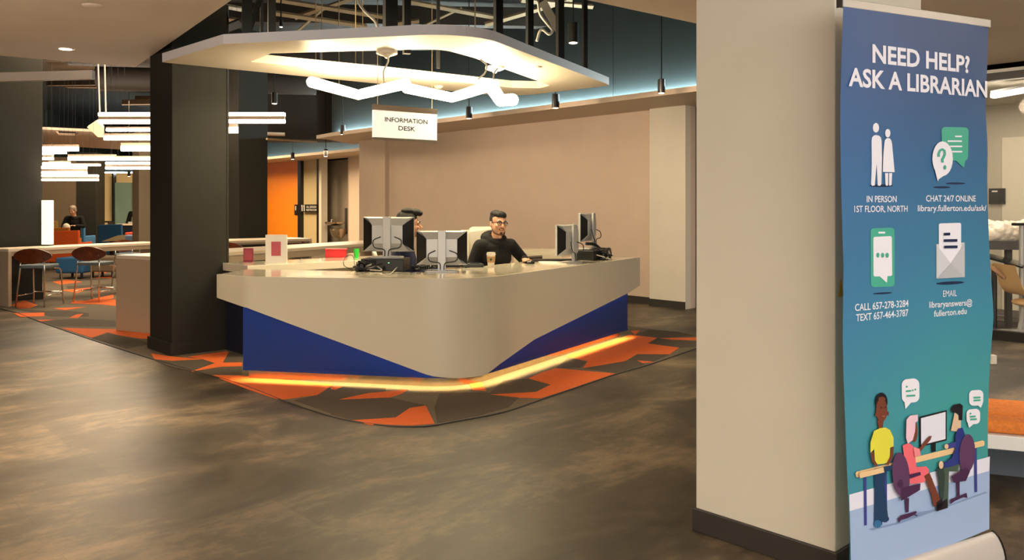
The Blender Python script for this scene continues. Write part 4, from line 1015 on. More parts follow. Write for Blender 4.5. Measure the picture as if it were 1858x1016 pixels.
# cafe counter at back with monitor
a, b = A(214, HZ, 25.6), A(262, HZ, 25.6); a.z = b.z = 0
ct = thing('service_counter', (a+b)/2, 'dark service counter with pale top at the back of the lounge', 'counter')
MB().hexa(a, b-a, (0, .5, 0), Z*.84).build('counter_body', NAVY, ct); MB().hexa(a+Vector((-.03, -.03, .84)), b-a+Vector((.06, 0, 0)), (0, .56, 0), Z*.05).build('counter_top', TAB, ct)
p = A(232, HZ, 25.8); p.z = .89
tm = thing('display_screen', p, 'slanted black display on the far service counter', 'screen')
MB().extr([p+Vector((-.08, 0, 0)), p+Vector((.08, 0, 0)), p+Vector((.13, 0, .34)), p+Vector((.02, 0, .36))], (0, .03, 0)).build('panel', BLKPL, tm)
p = A(243, HZ, 25.75); p.z = .89
tm = thing('espresso_machine', p, 'dark coffee machine on the far service counter', 'coffee machine')
MB().box(p+Z*.30, (.22, .2, .18)).build('head', BLKPL, tm, bevel=.02); MB().box(p+Z*.03, (.26, .24, .06)).build('drip_tray', SILVER, tm, bevel=.01); MB().box(p+Vector((.06, .06, .15)), (.08, .08, .26)).build('column', SILVER, tm)
MB().tube([p+Vector((-.02, 0, .40)), p+Vector((-.02, 0, .55))], .035, 10).build('hopper', SILVER, tm)
a, b = A(173, HZ, 24.3), A(197, HZ, 24.3); a.z = b.z = 0
sb_ = thing('side_table', (a+b)/2, 'small dark side table against the straw-coloured wall', 'table')
MB().hexa(a+Z*.95, b-a, (0, .3, 0), Z*.04).build('tabletop', BLKPL, sb_)
for f in (0, .93): MB().hexa(a+(b-a)*f, (b-a)*.07, (0, .3, 0), Z*.95).build('side_panel', mat('umber_steel', (40, 32, 25), .7), sb_)
a, b = A(183, HZ, 19.2), A(213, HZ, 19.6); a.z = b.z = 0
lt = thing('slanted_table', (a+b)/2, 'olive wedge-shaped table next to the pale blue bench', 'table')
MB().extr([a+Z*.60, b+Z*.60, b+Z*.73], (0, .5, 0)).build('wedge_top', mat('olive_laminate', (128, 112, 78), .5), lt); MB().box(((a+b)/2+Vector((0, .25, .3))), (.08, .3, .6)).build('pedestal', BLKPL, lt)
# ceiling panels over the lounge
def hung_panel(pts, z, m, label, hole=None, th=.05):
    lp = [Vector(q) for q in plan(pts, z)]; loops = [lp]
    if hole: loops.append([Vector(q) for q in plan(hole, z)])
    tag(sheet('ceiling_panel', loops, z, z+th, m).build('ceiling_panel', m), label, 'ceiling panel')
PNL = mat('panel_paint', (226, 200, 172), .6)
hung_panel([(60,234),(172,239),(196,250),(278,257),(278,274),(232,272),(60,262)], 2.95, PNL, 'angular beige ceiling panel with a square opening over the lounge', hole=[(101,238),(144,240),(136,246),(107,245)])
hung_panel([(408,240.5),(474,245),(462,268),(408,266)], 2.85, PNL, 'angular beige ceiling panel right of the charcoal column')
hung_panel([(474,243.5),(517,245),(517,247),(478,246)], 2.9, PNL, 'narrow beige ceiling strip beside the angular panel')
tag(MB().extr([A(158,231,13.4), A(176,219,13.4), A(187,232,13.4), A(187,249,13.4), A(178,249,13.4)], (0, .04, .03)).build('ceiling_panel', PNL), 'small tilted beige ceiling panel beside the hanging bar lights', 'ceiling panel')
tag(MB().tube([A(484,252,15), A(575,258,17)], .02, 6).build('ceiling_rail', STEELB), 'thin pale rail above the orange wall', 'rail')

# hanging light bars
def light_bar(x0, x1, y0, y1, D, label, double=False, cord=True):
    a, b = A(x0, y1, D), A(x1, y1, D); h = (y1-y0)*D/F; e = h*.34 if double else h*.66
    t = thing('light_bar', (a+b)/2, label, 'pendant light', group='hanging light bars')
    MB().hexa(a+Z*e, b-a, (0, .06, 0), Z*(h-e*(2 if double else 1))).build('bar_body', mat('bar_housing', (196, 170, 146), .5, emit=(1, .8, .6), strength=.12) if False else mat('bar_housing', (196, 170, 146), .5), t)
    MB().hexa(a-Vector((0, .005, 0)), b-a, (0, .07, 0), Z*e).build('diffuser', BAR_E, t, bevel=.008)
    if double: MB().hexa(a+Z*(h-e)-Vector((0, .005, 0)), b-a, (0, .07, 0), Z*e).build('diffuser', BAR_E, t, bevel=.008)
    if cord:
        for f in (.08, .92):
            q_ = a.lerp(b, f)+Vector((0, .03, h)); MB().tube([q_, Vector((q_.x, q_.y, 4.75))], .0016, 5).build('cord', BLKPOST, t)
bars = [(178,285,204,224,11.6,1,'topmost, just below the two bright cords'),(411,516,204,223,11.5,1,'long one right of the charcoal column'),(411,430,225,241,11.8,0,'short one right of the charcoal column'),
 (192,285,230,238,12.2,0,'second from the top beside the column'),(188,285,242,254,12.6,0,'third from the top beside the column'),(219,285,259,274,13.2,0,'above the cluster at the column edge'),
 (75,140,262,274,13.6,0,'upper left, under the angular panel'),(75,118,274,279,14.2,0,'upper left, thin one'),(75,94,276,290,12.8,1,'short one beside the left column'),(123,208,280,291,13.0,0,'middle one, longest in the centre'),
 (88,125,292,299,13.8,0,'small one left of centre'),(75,84,293,299,14.6,0,'smallest, against the left column'),(75,155,301,316,12.4,1,'lower left, thick one'),(75,176,317,328,12.0,1,'lowest at left'),
 (191,285,294,307,12.3,1,'lowest beside the charcoal column'),(150,285,286,291,14.4,0,'thin one behind the centre bars'),(206,285,283,291,13.0,0,'right of centre above the lowest'),(100,180,296,301,15,0,'thin one behind the lower left bars')]
for x0, x1, y0, y1, D, db, lb in bars: light_bar(x0, x1, y0, y1, D, 'glowing linear pendant bar, '+lb, bool(db))
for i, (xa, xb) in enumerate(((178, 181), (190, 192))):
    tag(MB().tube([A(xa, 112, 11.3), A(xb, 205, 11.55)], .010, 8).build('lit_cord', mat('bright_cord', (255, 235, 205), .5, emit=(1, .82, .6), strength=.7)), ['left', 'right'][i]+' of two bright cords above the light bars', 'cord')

# restroom sign, door plate, drinking fountain
n_ = -V
def on_wall_plate(x0, x1, y0, y1, off, label, name, m):
    a, b = on_v(x0, off), on_v(x1, off); za = CH-(y1-HZ)*a.y/F; zc = CH-(y0-HZ)*a.y/F
    t = thing(name, a+Z*za, label, 'sign'); MB().hexa(a+Z*za, b-a, V*.02, Z*(zc-za)).build('plate', m, t); return t, a, b, za, zc
SGN = mat('sign_black', (30, 26, 24), .5); SGW = mat('sign_ink', (210, 205, 195), .5)
t, a, b, za, zc = on_wall_plate(545.5, 575, 371, 384.5, 12.12, 'black ALL GENDER RESTROOM sign on the olive door', 'restroom_sign', SGN)
w_ = b-a; h_ = zc-za
text_mesh('ALL GENDER', a+w_*.36+Z*(za+h_*.56), a+w_*.98+Z*(za+h_*.56), h_*.26, w_, Z, -V, SGW, 'lettering', t, .02, .004)
text_mesh('RESTROOM', a+w_*.36+Z*(za+h_*.16), a+w_*.98+Z*(za+h_*.16), h_*.26, w_, Z, -V, SGW, 'lettering', t, .02, .004)
for f in (.11, .24):
    c_ = a+w_*f+Z*(za+h_*.5)-V*.006
    MB().ball(c_+Z*h_*.3, (.03, .004, .03), 10, 6).hexa(c_-w_*.03-Z*h_*.38, w_*.06, -V*.004, Z*h_*.55).build('figure_symbol', SGW, t)
t, a, b, za, zc = on_wall_plate(534, 539.5, 371, 390, 12.17, 'small narrow black plate on the edge of the orange wall', 'door_plate', SGN)
MB().hexa(a+(b-a)*.35+Z*(za+(zc-za)*.45)-V*.004, (b-a)*.3, -V*.003, Z*(zc-za)*.4).build('figure_symbol', SGW, t)
df = on_v(614, OF2+.22); dz_ = CH-(415-HZ)*df.y/F
t = thing('drinking_fountain', Vector((df.x, df.y, .45)), 'steel drinking fountain bowl in the corridor alcove', 'drinking fountain')
c_ = Vector((df.x, df.y, 0))
MB().lathe([(.12, .52), (.20, .60), (.24, .75), (.22, .78)], c_, 20).build('lower_bowl', STEEL, t, smooth='auto')
MB().lathe([(.18, .88), (.27, .93), (.28, .98), (.25, .97), (.1, .93)], c_+Vector((-.1, -.05, 0)), 20).build('upper_bowl', STEEL, t, smooth='auto')
MB().tube(spline([c_+Vector((-.2, 0, .97)), c_+Vector((-.2, 0, 1.03)), c_+Vector((-.14, 0, 1.04))], 5), .012, 8).build('spout', CHROME, t, smooth=True)
MB().box(c_+Vector((.2, .1, 1.0)), (.06, .1, .75)).build('wall_panel', mat('dark_steel', (40, 34, 30), .4), t)

# ------------------------------------------------------------------ glass room at right
GO = 9.66
def gv(px): return on_v(px, GO)
a, b = gv(1254), gv(1950)
struct(MB().hexa(a, b-a, V*.08, Z*.10).build('window_sill', BLACKM)); struct(MB().hexa(a+Z*2.74, b-a, V*.08, Z*.08).build('window_head', BLACKM))
struct(MB().hexa(gv(1254), gv(1266)-gv(1254), V*.08, Z*2.8).build('window_frame', BLACKM)) 
GLS = mat('clear_glass', (120, 125, 125), .02, alpha=.05)
struct(MB().hexa(gv(1267)+V*.035+Z*.1, gv(1949)-gv(1267), V*.008, Z*2.64).build('window_1', GLS))
RO = 12.6
a, b = on_v(1180, RO), on_v(2100, RO)
struct(MB().hexa(a, b-a, V*.1, Z*2.8).build('wall_study', mat('study_paint', (176, 168, 148), .6)))
a, b = on_v(1818, RO-.02), on_v(1900, RO-.02)
struct(MB().hexa(a+Z*.0, b-a, V*.02, Z*2.35).build('wall_panel', mat('study_panel', (206, 198, 174), .6)))
struct(MB().prism([on_v(1250, GO+.1), on_v(2100, GO+.1), on_v(2100, RO), on_v(1250, RO)], 2.8, 2.87).build('ceiling_study', PAINTP))
# striped carpet of the room
sc_ = thing('striped_carpet', on_v(1800, 11), 'grey striped carpet inside the glass room at right', 'carpet')
MB().prism([on_v(1250, GO+.08), on_v(2100, GO+.08), on_v(2100, RO), on_v(1250, RO)], 0, .004).build('pile_base', mat('study_carpet', (84, 76, 68), .95), sc_)
rnd = random.Random(4)
for k in range(16):
    o_ = 9.9+k*.16; x0 = rnd.uniform(1640, 1790); x1 = x0+rnd.uniform(50, 120)
    MB().prism([on_v(x0, o_), on_v(x1, o_), on_v(x1, o_+.08), on_v(x0, o_+.08)], .001, .0055).build('carpet_stripe', [mat('carpet_light', (124, 112, 98), .95), mat('carpet_violet', (72, 68, 96), .95), mat('carpet_dark', (54, 48, 44), .95)][k % 3], sc_)
a, b = A(1797, 177, 9.4), A(1900, 173, 8.6); b.z = a.z
lb = thing('linear_light', (a+b)/2, 'glowing linear light inside the glass room', 'ceiling light')
MB().hexa(a, b-a, V*.12, Z*.045).build('diffuser', BAR_E, lb); MB().hexa(a+Z*.046, b-a, V*.12, Z*.03).build('housing', SILVER, lb)
area('study_light', tuple(on_v(1790, 11.0)+Z*2.75), 1.6, 45, NEUT)
t, a, b, za, zc = on_wall_plate(1794, 1823.5, 342, 370, RO-.05, 'black wall plate with small white text in the glass room', 'wall_plate', BLKPL)
MB().hexa(a+(b-a)*.2+Z*(zc-.05)-V*.003, (b-a)*.35, -V*.002, Z*.02).build('printed_line', SGW, t)
# table with plastic-wrapped bundle
tt_ = thing('study_table', A(1826, HZ, 9.9), 'dark grey table carrying a white plastic bundle in the glass room', 'table'); tt_['_o'] = tuple(A(1826, HZ, 9.9)); 
a = A(1775, 437, 9.7); b = A(1880, 437, 9.5); zt = a.z; b.z = zt
MB().hexa(a-Z*.10, b-a, (.2, .7, 0), Z*.10).build('tabletop', mat('table_grey', (70, 66, 60), .5), tt_)
for f in (.05, .55, .93):
    q_ = a+(b-a)*f; MB().hexa(Vector((q_.x, q_.y+.05, 0)), (.06, 0, 0), (0, .06, 0), Z*(zt-.10)).build('leg', mat('table_grey', (70, 66, 60), .5), tt_)
mb = MB(); rnd = random.Random(2)
for k in range(16):
    q_ = a.lerp(b, .1+.85*rnd.random())+Vector((.1, .1+.4*rnd.random(), .05+.08*rnd.random())); mb.ball(q_, (.14+.08*rnd.random(), .10, .08+.05*rnd.random()), 12, 8, R=Matrix.Rotation(rnd.uniform(-.5, .5), 3, 'Y'))
wb = blob(mb, 'wrapped_bundle', mat('cloudy_plastic', (232, 222, 202), .25), None, .012, 1); tag(wb, 'bundle wrapped in cloudy white plastic on the dark table', 'bundle')
tx = bpy.data.textures.new('crumple', 'CLOUDS'); tx.noise_scale = .06; dm = wb.modifiers.new('d', 'DISPLACE'); dm.texture = tx; dm.strength = .05
# tan shell chair, laptop tray
p = A(1850, HZ, 8.9+.75); p.z = 0; p = Vector((A(1850, HZ, 9.15).x, 9.15, 0))
ch = thing('shell_chair', p, 'tan moulded shell chair on a white stem in the glass room', 'chair')
TAN = mat('tan_shell', (222, 184, 128), .4)
pr = spline([A(1822,482,9.1), A(1828,500,9.1), A(1836,520,9.1), A(1850,530,9.1), A(1880,534,9.1)], 6)
mb = MB(); vs = []; 
for q_ in pr: vs += [q_+Vector((0, -.2, .015)), q_+Vector((0, .22, .015)), q_+Vector((.012, .22, -.03)), q_+Vector((.012, -.2, -.03))]
fs = []
for i in range(len(pr)-1):
    for k in range(4): fs.append((i*4+k, i*4+(k+1) % 4, (i+1)*4+(k+1) % 4, (i+1)*4+k))
fs += [(3, 2, 1, 0), tuple((len(pr)-1)*4+k for k in range(4))]
mb.add(vs, fs).build('shell', TAN, ch, smooth='auto', bevel=.01)
MB().ball(A(1862, 549, 9.1), (.13, .18, .045), 14, 8).build('seat_pad', TAN, ch, smooth=True)
MB().tube([Vector((p.x, p.y, .04)), A(1860, 545, 9.1)], .025, 10).build('stem', SILVER, ch)
MB().lathe([(.24, 0), (.24, .02), (.05, .045)], p, 24).build('foot_plate', SILVER, ch, smooth='auto')
lp = [A(1795,463,9.2), A(1858,480,9.0), A(1870,488,9.3), A(1800,486,9.5)]
rt = thing('reading_tray', A(1826, 480, 9.3), 'dark slanted tray table in front of the tan shell chair', 'tray')
MB().extr([A(1790,466,9.25), A(1856,484,9.05), A(1862,476,9.6), A(1796,460,9.8)], (0, 0, -.02)).build('tray_top', BLKGL, rt)
MB().extr([A(1796,486,9.2), A(1822,506,9.15), A(1824,501,9.15), A(1797,478,9.2)], (0, .03, 0)).build('wood_edge', mat('tan_wood', (176, 130, 86), .5), rt)
q_ = A(1804, 480, 9.6); MB().tube([Vector((q_.x, q_.y, 0)), q_], .03, 10).build('tray_leg', BLKPL, rt)
q_ = A(1854, HZ, 9.3)
fr_ = thing('floor_stand', (q_.x, q_.y, 0), 'pale upright stand with black cap at the right edge', 'stand')
MB().tube([(q_.x, q_.y, .02), (q_.x, q_.y, A(1854, 410, 9.3).z)], .028, 12).build('pole', SILVER, fr_, smooth='auto'); MB().box(A(1854, 407, 9.3), (.16, .12, .03)).build('cap', BLKPL, fr_)
MB().lathe([(.16, 0), (.15, .025)], (q_.x, q_.y, 0), 20).build('foot', BLKPL, fr_)

# ------------------------------------------------------------------ orange cushion bench at right
D0 = 4.1
a = A(1770, 812, D0); b = A(1990, 842, 3.92); bz0 = a.z; b.z = a.z; bdir = Vector((b.x-a.x, b.y-a.y, 0))
ob = thing('cushion_bench', Vector((a.x, a.y, 0))+bdir*.5, 'low white bench with orange seat cushions at the right edge', 'bench')
bk = Vector((.05, .62, 0))
MB().hexa(a, bdir, bk, Z*.07).build('bench_slab', mat('white_laminate', (226, 224, 220), .35), ob, bevel=.004)
MB().hexa(Vector((a.x, a.y, 0))+bk*.5+bdir*.05, bdir*.9, bk*.45, Z*a.z).build('plinth', mat('slate_plinth', (70, 78, 88), .6), ob)
ORC = mat('orange_cushion', (214, 124, 48), .85, noise=.15, nscale=60, bump=.5)
ct0 = a+Z*.071+Vector((.02, .02, 0))
MB().hexa(ct0, bdir*.95, bk*.30, Z*.062).build('cushion', ORC, ob, bevel=.022, seg=3)
MB().hexa(ct0+bk*.32, bdir*.22, bk*.62, Z*.085).build('cushion', ORC, ob, bevel=.022, seg=3)
MB().hexa(ct0+bk*.32+bdir*.235, bdir*.715, bk*.62, Z*.062).build('cushion', ORC, ob, bevel=.022, seg=3)
q_ = G(1801, 660); tag(MB().box(q_+Z*.04, (.05, .05, .08)).build('door_stop', PAPER, bevel=.004), 'small white block on the floor right of the banner', 'door stop')

# ------------------------------------------------------------------ roll-up banner
BL = Vector((1.174, 2.90, 0)); BR = Vector((1.907, 3.30, 0)); BD = (BR-BL).normalized(); BN = Vector((BD.y, -BD.x, 0))
if BN.y > 0: BN = -BN
def bp(px, py, lift=0.0):
    ray = Vector(((px-CX)/F, 1, -(py-HZ)/F)); o_ = Vector((0, 0, CH)); k = (BL-o_).dot(BN)/ray.dot(BN); return o_+ray*k+BN*lift
ban = thing('rollup_banner', (BL+BR)/2, 'tall blue roll-up banner reading NEED HELP? ASK A LIBRARIAN', 'banner')
def banner_mat():
    m = bpy.data.materials.new('banner_print'); m.use_nodes = True; nt = m.node_tree; b = nt.nodes['Principled BSDF']; N = nt.nodes.new; L = nt.links.new
    tc = N('ShaderNodeTexCoord'); sx = N('ShaderNodeSeparateXYZ'); L(tc.outputs['Object'], sx.inputs[0])
    r = N('ShaderNodeMapRange'); r.inputs[1].default_value = 0; r.inputs[2].default_value = 2.11; L(sx.outputs['Z'], r.inputs[0])
    ramp = N('ShaderNodeValToRGB'); e = ramp.color_ramp.elements
    e[0].position = 0; e[0].color = (*lin((60, 150, 148)), 1); e[1].position = 1; e[1].color = (*lin((46, 80, 126)), 1)
    for p_, c in ((.30, (66, 156, 158)), (.5, (62, 134, 164)), (.72, (56, 108, 152)), (.88, (48, 84, 130))):
        k = e.new(p_); k.color = (*lin(c), 1)
    # the print drifts towards violet blue at the left
    mx = N('ShaderNodeMix'); mx.data_type = 'RGBA'; L(ramp.outputs[0], mx.inputs[6]); mx.inputs[7].default_value = (*lin((66, 106, 166)), 1)
    dt = N('ShaderNodeVectorMath'); dt.operation = 'DOT_PRODUCT'; dt.inputs[1].default_value = tuple(BD); L(tc.outputs['Object'], dt.inputs[0])
    r2 = N('ShaderNodeMapRange'); r2.inputs[1].default_value = -.42; r2.inputs[2].default_value = .15; r2.inputs[3].default_value = .38; r2.inputs[4].default_value = 0; L(dt.outputs['Value'], r2.inputs[0])
    L(r2.outputs[0], mx.inputs[0]); L(ramp.outputs[0], r.inputs[5]) if False else None
    L(r.outputs[0], ramp.inputs[0]); L(mx.outputs[2], b.inputs['Base Color']); b.inputs['Roughness'].default_value = .45
    return m
BM = banner_mat()
le = [(1530,12),(1528,200),(1530,407),(1532,620),(1537,764),(1543,1010),(1545,1062)]
re = [(1797,49),(1797,100),(1793,170),(1791,200),(1794,324),(1798,407),(1804,564),(1801,620),(1798,723),(1795,854),(1795,961)]
def ed(tab, y):
    for (xa, ya), (xb, yb) in zip(tab, tab[1:]):
        if y <= yb: return xa+(xb-xa)*(y-ya)/(yb-ya)
    return tab[-1][0]
NR = 40; NC = 12; vs = []; fs = []
for i in range(NR+1):
    f = i/NR; yl = 12+(1062-12)*f; yr = 49+(961-49)*f; pl = bp(ed(le, yl), yl); pr_ = bp(ed(re, yr), yr)
    for j in range(NC+1):
        g = j/NC; q_ = pl.lerp(pr_, g); curl = (.010*sin(f*9+1)*max(0, (g-.85)/.15)**2+.008*sin(f*7)*max(0, (.08-g)/.08)**2)
        vs.append(q_-BN*(.0005+abs(curl)))
for i in range(NR):
    for j in range(NC): k = i*(NC+1)+j; fs.append((k, k+1, k+NC+2, k+NC+1))
MB().add(vs, [tuple(reversed(q_)) for q_ in fs]).build('printed_sheet', BM, ban, smooth=True)
# top rail and base cassette
tl_, tr_ = bp(1531, 0), bp(1799, 39); 
MB().extr([bp(1530,-4), bp(1530,12.5), bp(1530,12.5)-BN*.018, bp(1530,-4)-BN*.018], bp(1799,41)-bp(1531,2)).build('top_rail', SILVER, ban, bevel=.003)
MB().hexa(bp(1527,-6)+BN*.003-BN*.022, -BD*.004, BN*.024, -Z*.036).build('rail_cap', BLKPL, ban)
pr0 = BL-BD*.06; bl_ = (BR+BD*.012)-pr0
prof = [(-.10, 0), (-.10, .025), (-.07, .055), (-.012, .088), (.002, .104), (.012, .101), (.024, .090), (.036, .071), (.047, .046), (.053, .02), (.053, 0)]
MB().extr([pr0+BN*x+Z*z for x, z in prof], bl_).build('cassette', mat('satin_aluminium', (198, 193, 188), .36, metal=.15), ban, smooth='auto')
pe = pr0+bl_
MB().extr([pe+BN*x*1.04+Z*z*1.05 for x, z in prof], BD*.008).build('end_cap', BLKPL, ban)
MB().hexa(pr0+BN*.051+Z*.0, bl_, BN*.004, Z*.012).build('base_lip', mat('lip_grey', (150, 150, 152), .4, metal=.4), ban)
MB().hexa(pr0+BN*.008+Z*.086, bl_, BN*.004, Z*.008).build('slot', BLKPL, ban)
MB().tube([BR.lerp(BL, .5)-BN*.03+Z*.09, BR.lerp(BL, .5)-BN*.03+Z*2.10], .009, 8).build('support_pole', SILVER, ban)
# printed artwork, traced shape by shape on the sheet plane
LW = mat('print_white', (236, 236, 246), .45); LG = mat('print_green', (72, 172, 148), .45); LN = mat('print_navy', (28, 44, 78), .45)
class Art:
    def __init__(s, name, ox, oy, sc): s.mb = MB(); s.name = name; s.o = (ox, oy, sc); s.mats = []; s.k = 1
    def pt(s, x, y): return bp(s.o[0]+x/s.o[2], s.o[1]+y/s.o[2], .0006*s.k)
    def poly(s, pts, m):
        if m not in s.mats: s.mats.append(m)
        P_ = [s.pt(x, y) for x, y in pts]
        nrm = sum(((P_[i]-P_[0]).cross(P_[(i+1) % len(P_)]-P_[0]) for i in range(len(P_))), Vector())
        if nrm.dot(BN) < 0: P_.reverse()
        s.mb.add(P_, [tuple(range(len(P_)))], s.mats.index(m)); s.k += 1; return s
    def ell(s, cx, cy, rx, ry, m, rot=0, n=24):
        return s.poly([(cx+rx*cos(t)*cos(rot)-ry*sin(t)*sin(rot), cy+rx*cos(t)*sin(rot)+ry*sin(t)*cos(rot)) for t in [2*pi*k/n for k in range(n)]], m)
    def rr(s, x0, y0, x1, y1, r, m, sk=0): 
        pts = round_poly([(x0, y0), (x1, y0+sk), (x1, y1+sk), (x0, y1)], r, 5); return s.poly(pts, m)
    def done(s): return s.mb.build(s.name, s.mats, ban)
def B4(name): return Art(name, 1500, 200, 2.419)
def B5(name): return Art(name, 1500, 600, 2.441)
a_ = B4('people_icon'); a_.ell(238, 331, 52, 6, LN)
a_.ell(215, 77, 13.5, 21, LW); a_.poly([(195,135),(197,120),(205,111),(216,109),(228,112),(236,120),(239,135),(241,210),(238,325),(232,332),(222,330),(217,235),(209,330),(198,332),(193,326),(196,230)], LW)
a_.ell(265.5, 101, 11.5, 18.5, LW); a_.poly([(250,145),(252,132),(258,125),(266,122),(275,125),(281,134),(284,150),(295,272),(243,271),(246,190)], LW)
a_.poly([(252,276),(266,276),(266,330),(258,332),(254,326)], LW); a_.poly([(269,276),(283,276),(280,328),(272,332),(269,328)], LW); a_.done()
a_ = B4('chat_icon'); a_.ell(505, 338, 38, 4.5, LN); a_.ell(565, 321, 43, 4.5, LN); a_.poly(round_poly([(502,73),(621,76),(618,222),(504,220)], 17, 6), LG); a_.poly([(562,218),(606,218),(600,254)], LG)
for x0, x1, y in ((560, 590, 115), (527, 590, 136), (537, 590, 159), (545, 590, 182)): a_.rr(x0, y-3.5, x1, y+3.5, 2, LW)
a_.ell(503, 213, 45, 76, LW); a_.poly([(468,260),(520,280),(486,302),(481,312)], LW)
a_.done()
def arc_line(a_, pts, wd, m):
    P_ = [Vector((x, y)) for x, y in pts]; l = []; r = []
    for i, p_ in enumerate(P_):
        t = (P_[min(i+1, len(P_)-1)]-P_[max(i-1, 0)]).normalized(); n__ = Vector((-t.y, t.x)); l.append(p_+n__*wd/2); r.append(p_-n__*wd/2)
    for i in range(len(P_)-1): a_.k = a_.k; a_.poly([l[i], l[i+1], r[i+1], r[i]], m); a_.k -= 1
    a_.k += 1
a_ = B4('question_mark'); a_.k = 12; arc_line(a_, [(484,205),(484,190),(490,177),(500,172),(509,178),(511,192),(506,206),(500,216),(501,230)], 11, LG); a_.ell(511, 251, 6, 10, LG); a_.done()
a_ = B4('phone_icon'); a_.ell(245, 803, 43, 4, LN, -.06); a_.poly(round_poly([(191,519),(296,515),(297,774),(192,776)], 15, 6), LG); a_.rr(225, 533, 255, 541, 3, LW)
a_.poly(round_poly([(202,556),(283,552),(285,727),(203,730)], 8, 4), LW); a_.poly([(222,722),(264,722),(261,757)], LW)
for x in (221, 241, 261): a_.ell(x, 636, 7, 11, LG)
a_.done()
ENV1 = mat('print_grey', (188, 192, 198), .45); ENV2 = mat('print_light_grey', (206, 210, 216), .45)
a_ = B4('envelope_icon'); a_.ell(541, 758, 62, 7, LN, -.05); a_.poly([(479,588),(603,580),(602,732),(479,739)], ENV2); a_.poly(round_poly([(490,497),(588,494),(588,625),(491,625)], 7, 4), LW); a_.poly([(490,618),(588,610),(541,672)], LW)
a_.poly([(479,590),(541,672),(479,739)], ENV2); a_.poly([(602,582),(602,732),(541,672)], ENV1); a_.poly([(479,739),(541,672),(602,732)], ENV1 if False else mat('print_mid_grey', (178, 184, 190), .45))
for x0, x1, y in ((509, 537, 544), (509, 568, 572), (510, 568, 600)): a_.rr(x0, y-6, x1, y+6, 1, LN, -1)
a_.done()
def btext(s, x0, y0, x1, y1, h, o4=(1500, 200, 2.419), bold=.012, m=LW):
    p0 = bp(o4[0]+x0/o4[2], o4[1]+y0/o4[2]); p1 = bp(o4[0]+x1/o4[2], o4[1]+y1/o4[2]); pu = bp(o4[0]+x0/o4[2], o4[1]+(y0-h)/o4[2])
    text_mesh(s, p0, p1, (pu-p0).length, BD, Z, BN, m, 'lettering', ban, bold, .001)
C3 = (1240, 0, 3.006)
btext('NEED HELP?', 1030, 338, 1560, 396, 100, C3, .028); btext('ASK A LIBRARIAN', 900, 466, 1656, 530, 102, C3, .026)
btext('IN PERSON', 175, 403, 306, 403, 29); btext('1ST FLOOR, NORTH', 120, 447, 354, 445, 29)
btext('CHAT 24/7 ONLINE', 435, 400, 653, 400, 28); btext('library.fullerton.edu/ask/', 399, 443, 700, 441, 28)
btext('CALL 657-278-3284', 123, 881, 358, 861, 32); btext('TEXT 657-464-3787', 128, 926, 357, 902, 32)
btext('EMAIL', 510, 819, 570, 815, 29, bold=.0); btext('libraryanswers@', 449, 867, 638, 855, 28); btext('fullerton.edu', 470, 906, 613, 893, 28)
# lower scene
FLR = mat('print_floor_blue', (158, 182, 220), .45); SHD = mat('print_floor_shade', (126, 152, 190), .45); WOOD = mat('print_wood', (232, 200, 150), .45); PUR = mat('print_plum', (92, 60, 96), .45); PURD = mat('print_dark_plum', (70, 40, 76), .45)
BRN = mat('print_brown', (116, 62, 46), .45); YEL = mat('print_yellow', (222, 218, 72), .45); PNK = mat('print_coral', (236, 108, 120), .45); PPK = mat('print_pale_pink', (236, 200, 216), .45); IND = mat('print_indigo', (58, 66, 140), .45)
DBL = mat('print_deep_blue', (30, 62, 98), .45); OLV = mat('print_olive', (72, 92, 82), .45); SK3 = mat('print_skin', (220, 190, 160), .45); BK = mat('print_black', (28, 26, 34), .45); LIL = mat('print_lilac_white', (226, 228, 244), .45)
a_ = B5('printed_ground'); a_.poly([(99,726),(722,557),(720,622),(101,799)], LIL); a_.poly([(101,799),(720,620),(719,878),(560,943),(300,1050),(120,1120),(106,1020)], FLR); 
a_.poly([(180,878),(300,850),(430,800),(520,778),(700,712),(712,716),(600,756),(440,812),(330,852),(200,884)], SHD); a_.done()
a_ = B5('printed_table'); a_.k = 5
for x0, x1, y0, y1 in ((161, 173, 640, 860), (649, 661, 510, 713), (246, 262, 612, 846)): a_.poly([(x0, y0), (x1, y0-3), (x1+2, y1), (x0+2, y1+2)], IND)
a_.poly(round_poly([(122,624),(694,482),(694,508),(126,650)], 9, 4), WOOD); a_.done()
a_ = B5('standing_figure'); a_.k = 9
a_.poly([(204,610),(262,600),(246,700),(240,858),(205,862),(206,700)], DBL); a_.poly([(228,700),(250,690),(268,840),(232,846)], DBL); a_.ell(219, 853, 17, 17, mat('print_shoe_blue', (52, 108, 156), .45)); a_.ell(254, 830, 15, 12, DBL)
a_.poly([(216,395),(244,395),(240,430),(222,432)], BRN); a_.ell(234, 312, 27, 40, BK); a_.ell(234, 350, 25, 52, BRN); a_.ell(234, 300, 16, 10, BRN)
a_.ell(208, 368, 4, 10, BRN); a_.ell(260, 364, 4, 10, BRN); a_.ell(230, 338, 2.2, 3.5, BK); a_.ell(248, 334, 2.2, 3.5, BK); a_.ell(238, 375, 6, 3, LIP)
a_.poly([(196,440),(222,428),(246,425),(266,436),(282,470),(282,510),(266,515),(266,575),(240,585),(200,588),(196,520),(180,538),(180,490)], YEL)
a_.poly([(180,536),(192,530),(196,565),(212,590),(204,600),(186,572)], BRN); a_.poly([(268,512),(282,508),(280,552),(258,592),(248,586),(264,555)], BRN)
a_.poly([(128,625),(240,598),(240,622),(132,648)], WOOD); a_.poly([(235,598),(272,590),(272,612),(238,620)], DBL); a_.done()
a_ = B5('printed_screen'); a_.k = 9; a_.poly([(405,380),(526,350),(526,484),(406,514)], BK); a_.poly([(411,386),(520,358),(520,478),(412,505)], LIL); a_.poly([(458,500),(476,496),(476,532),(458,536)], BK); a_.done()
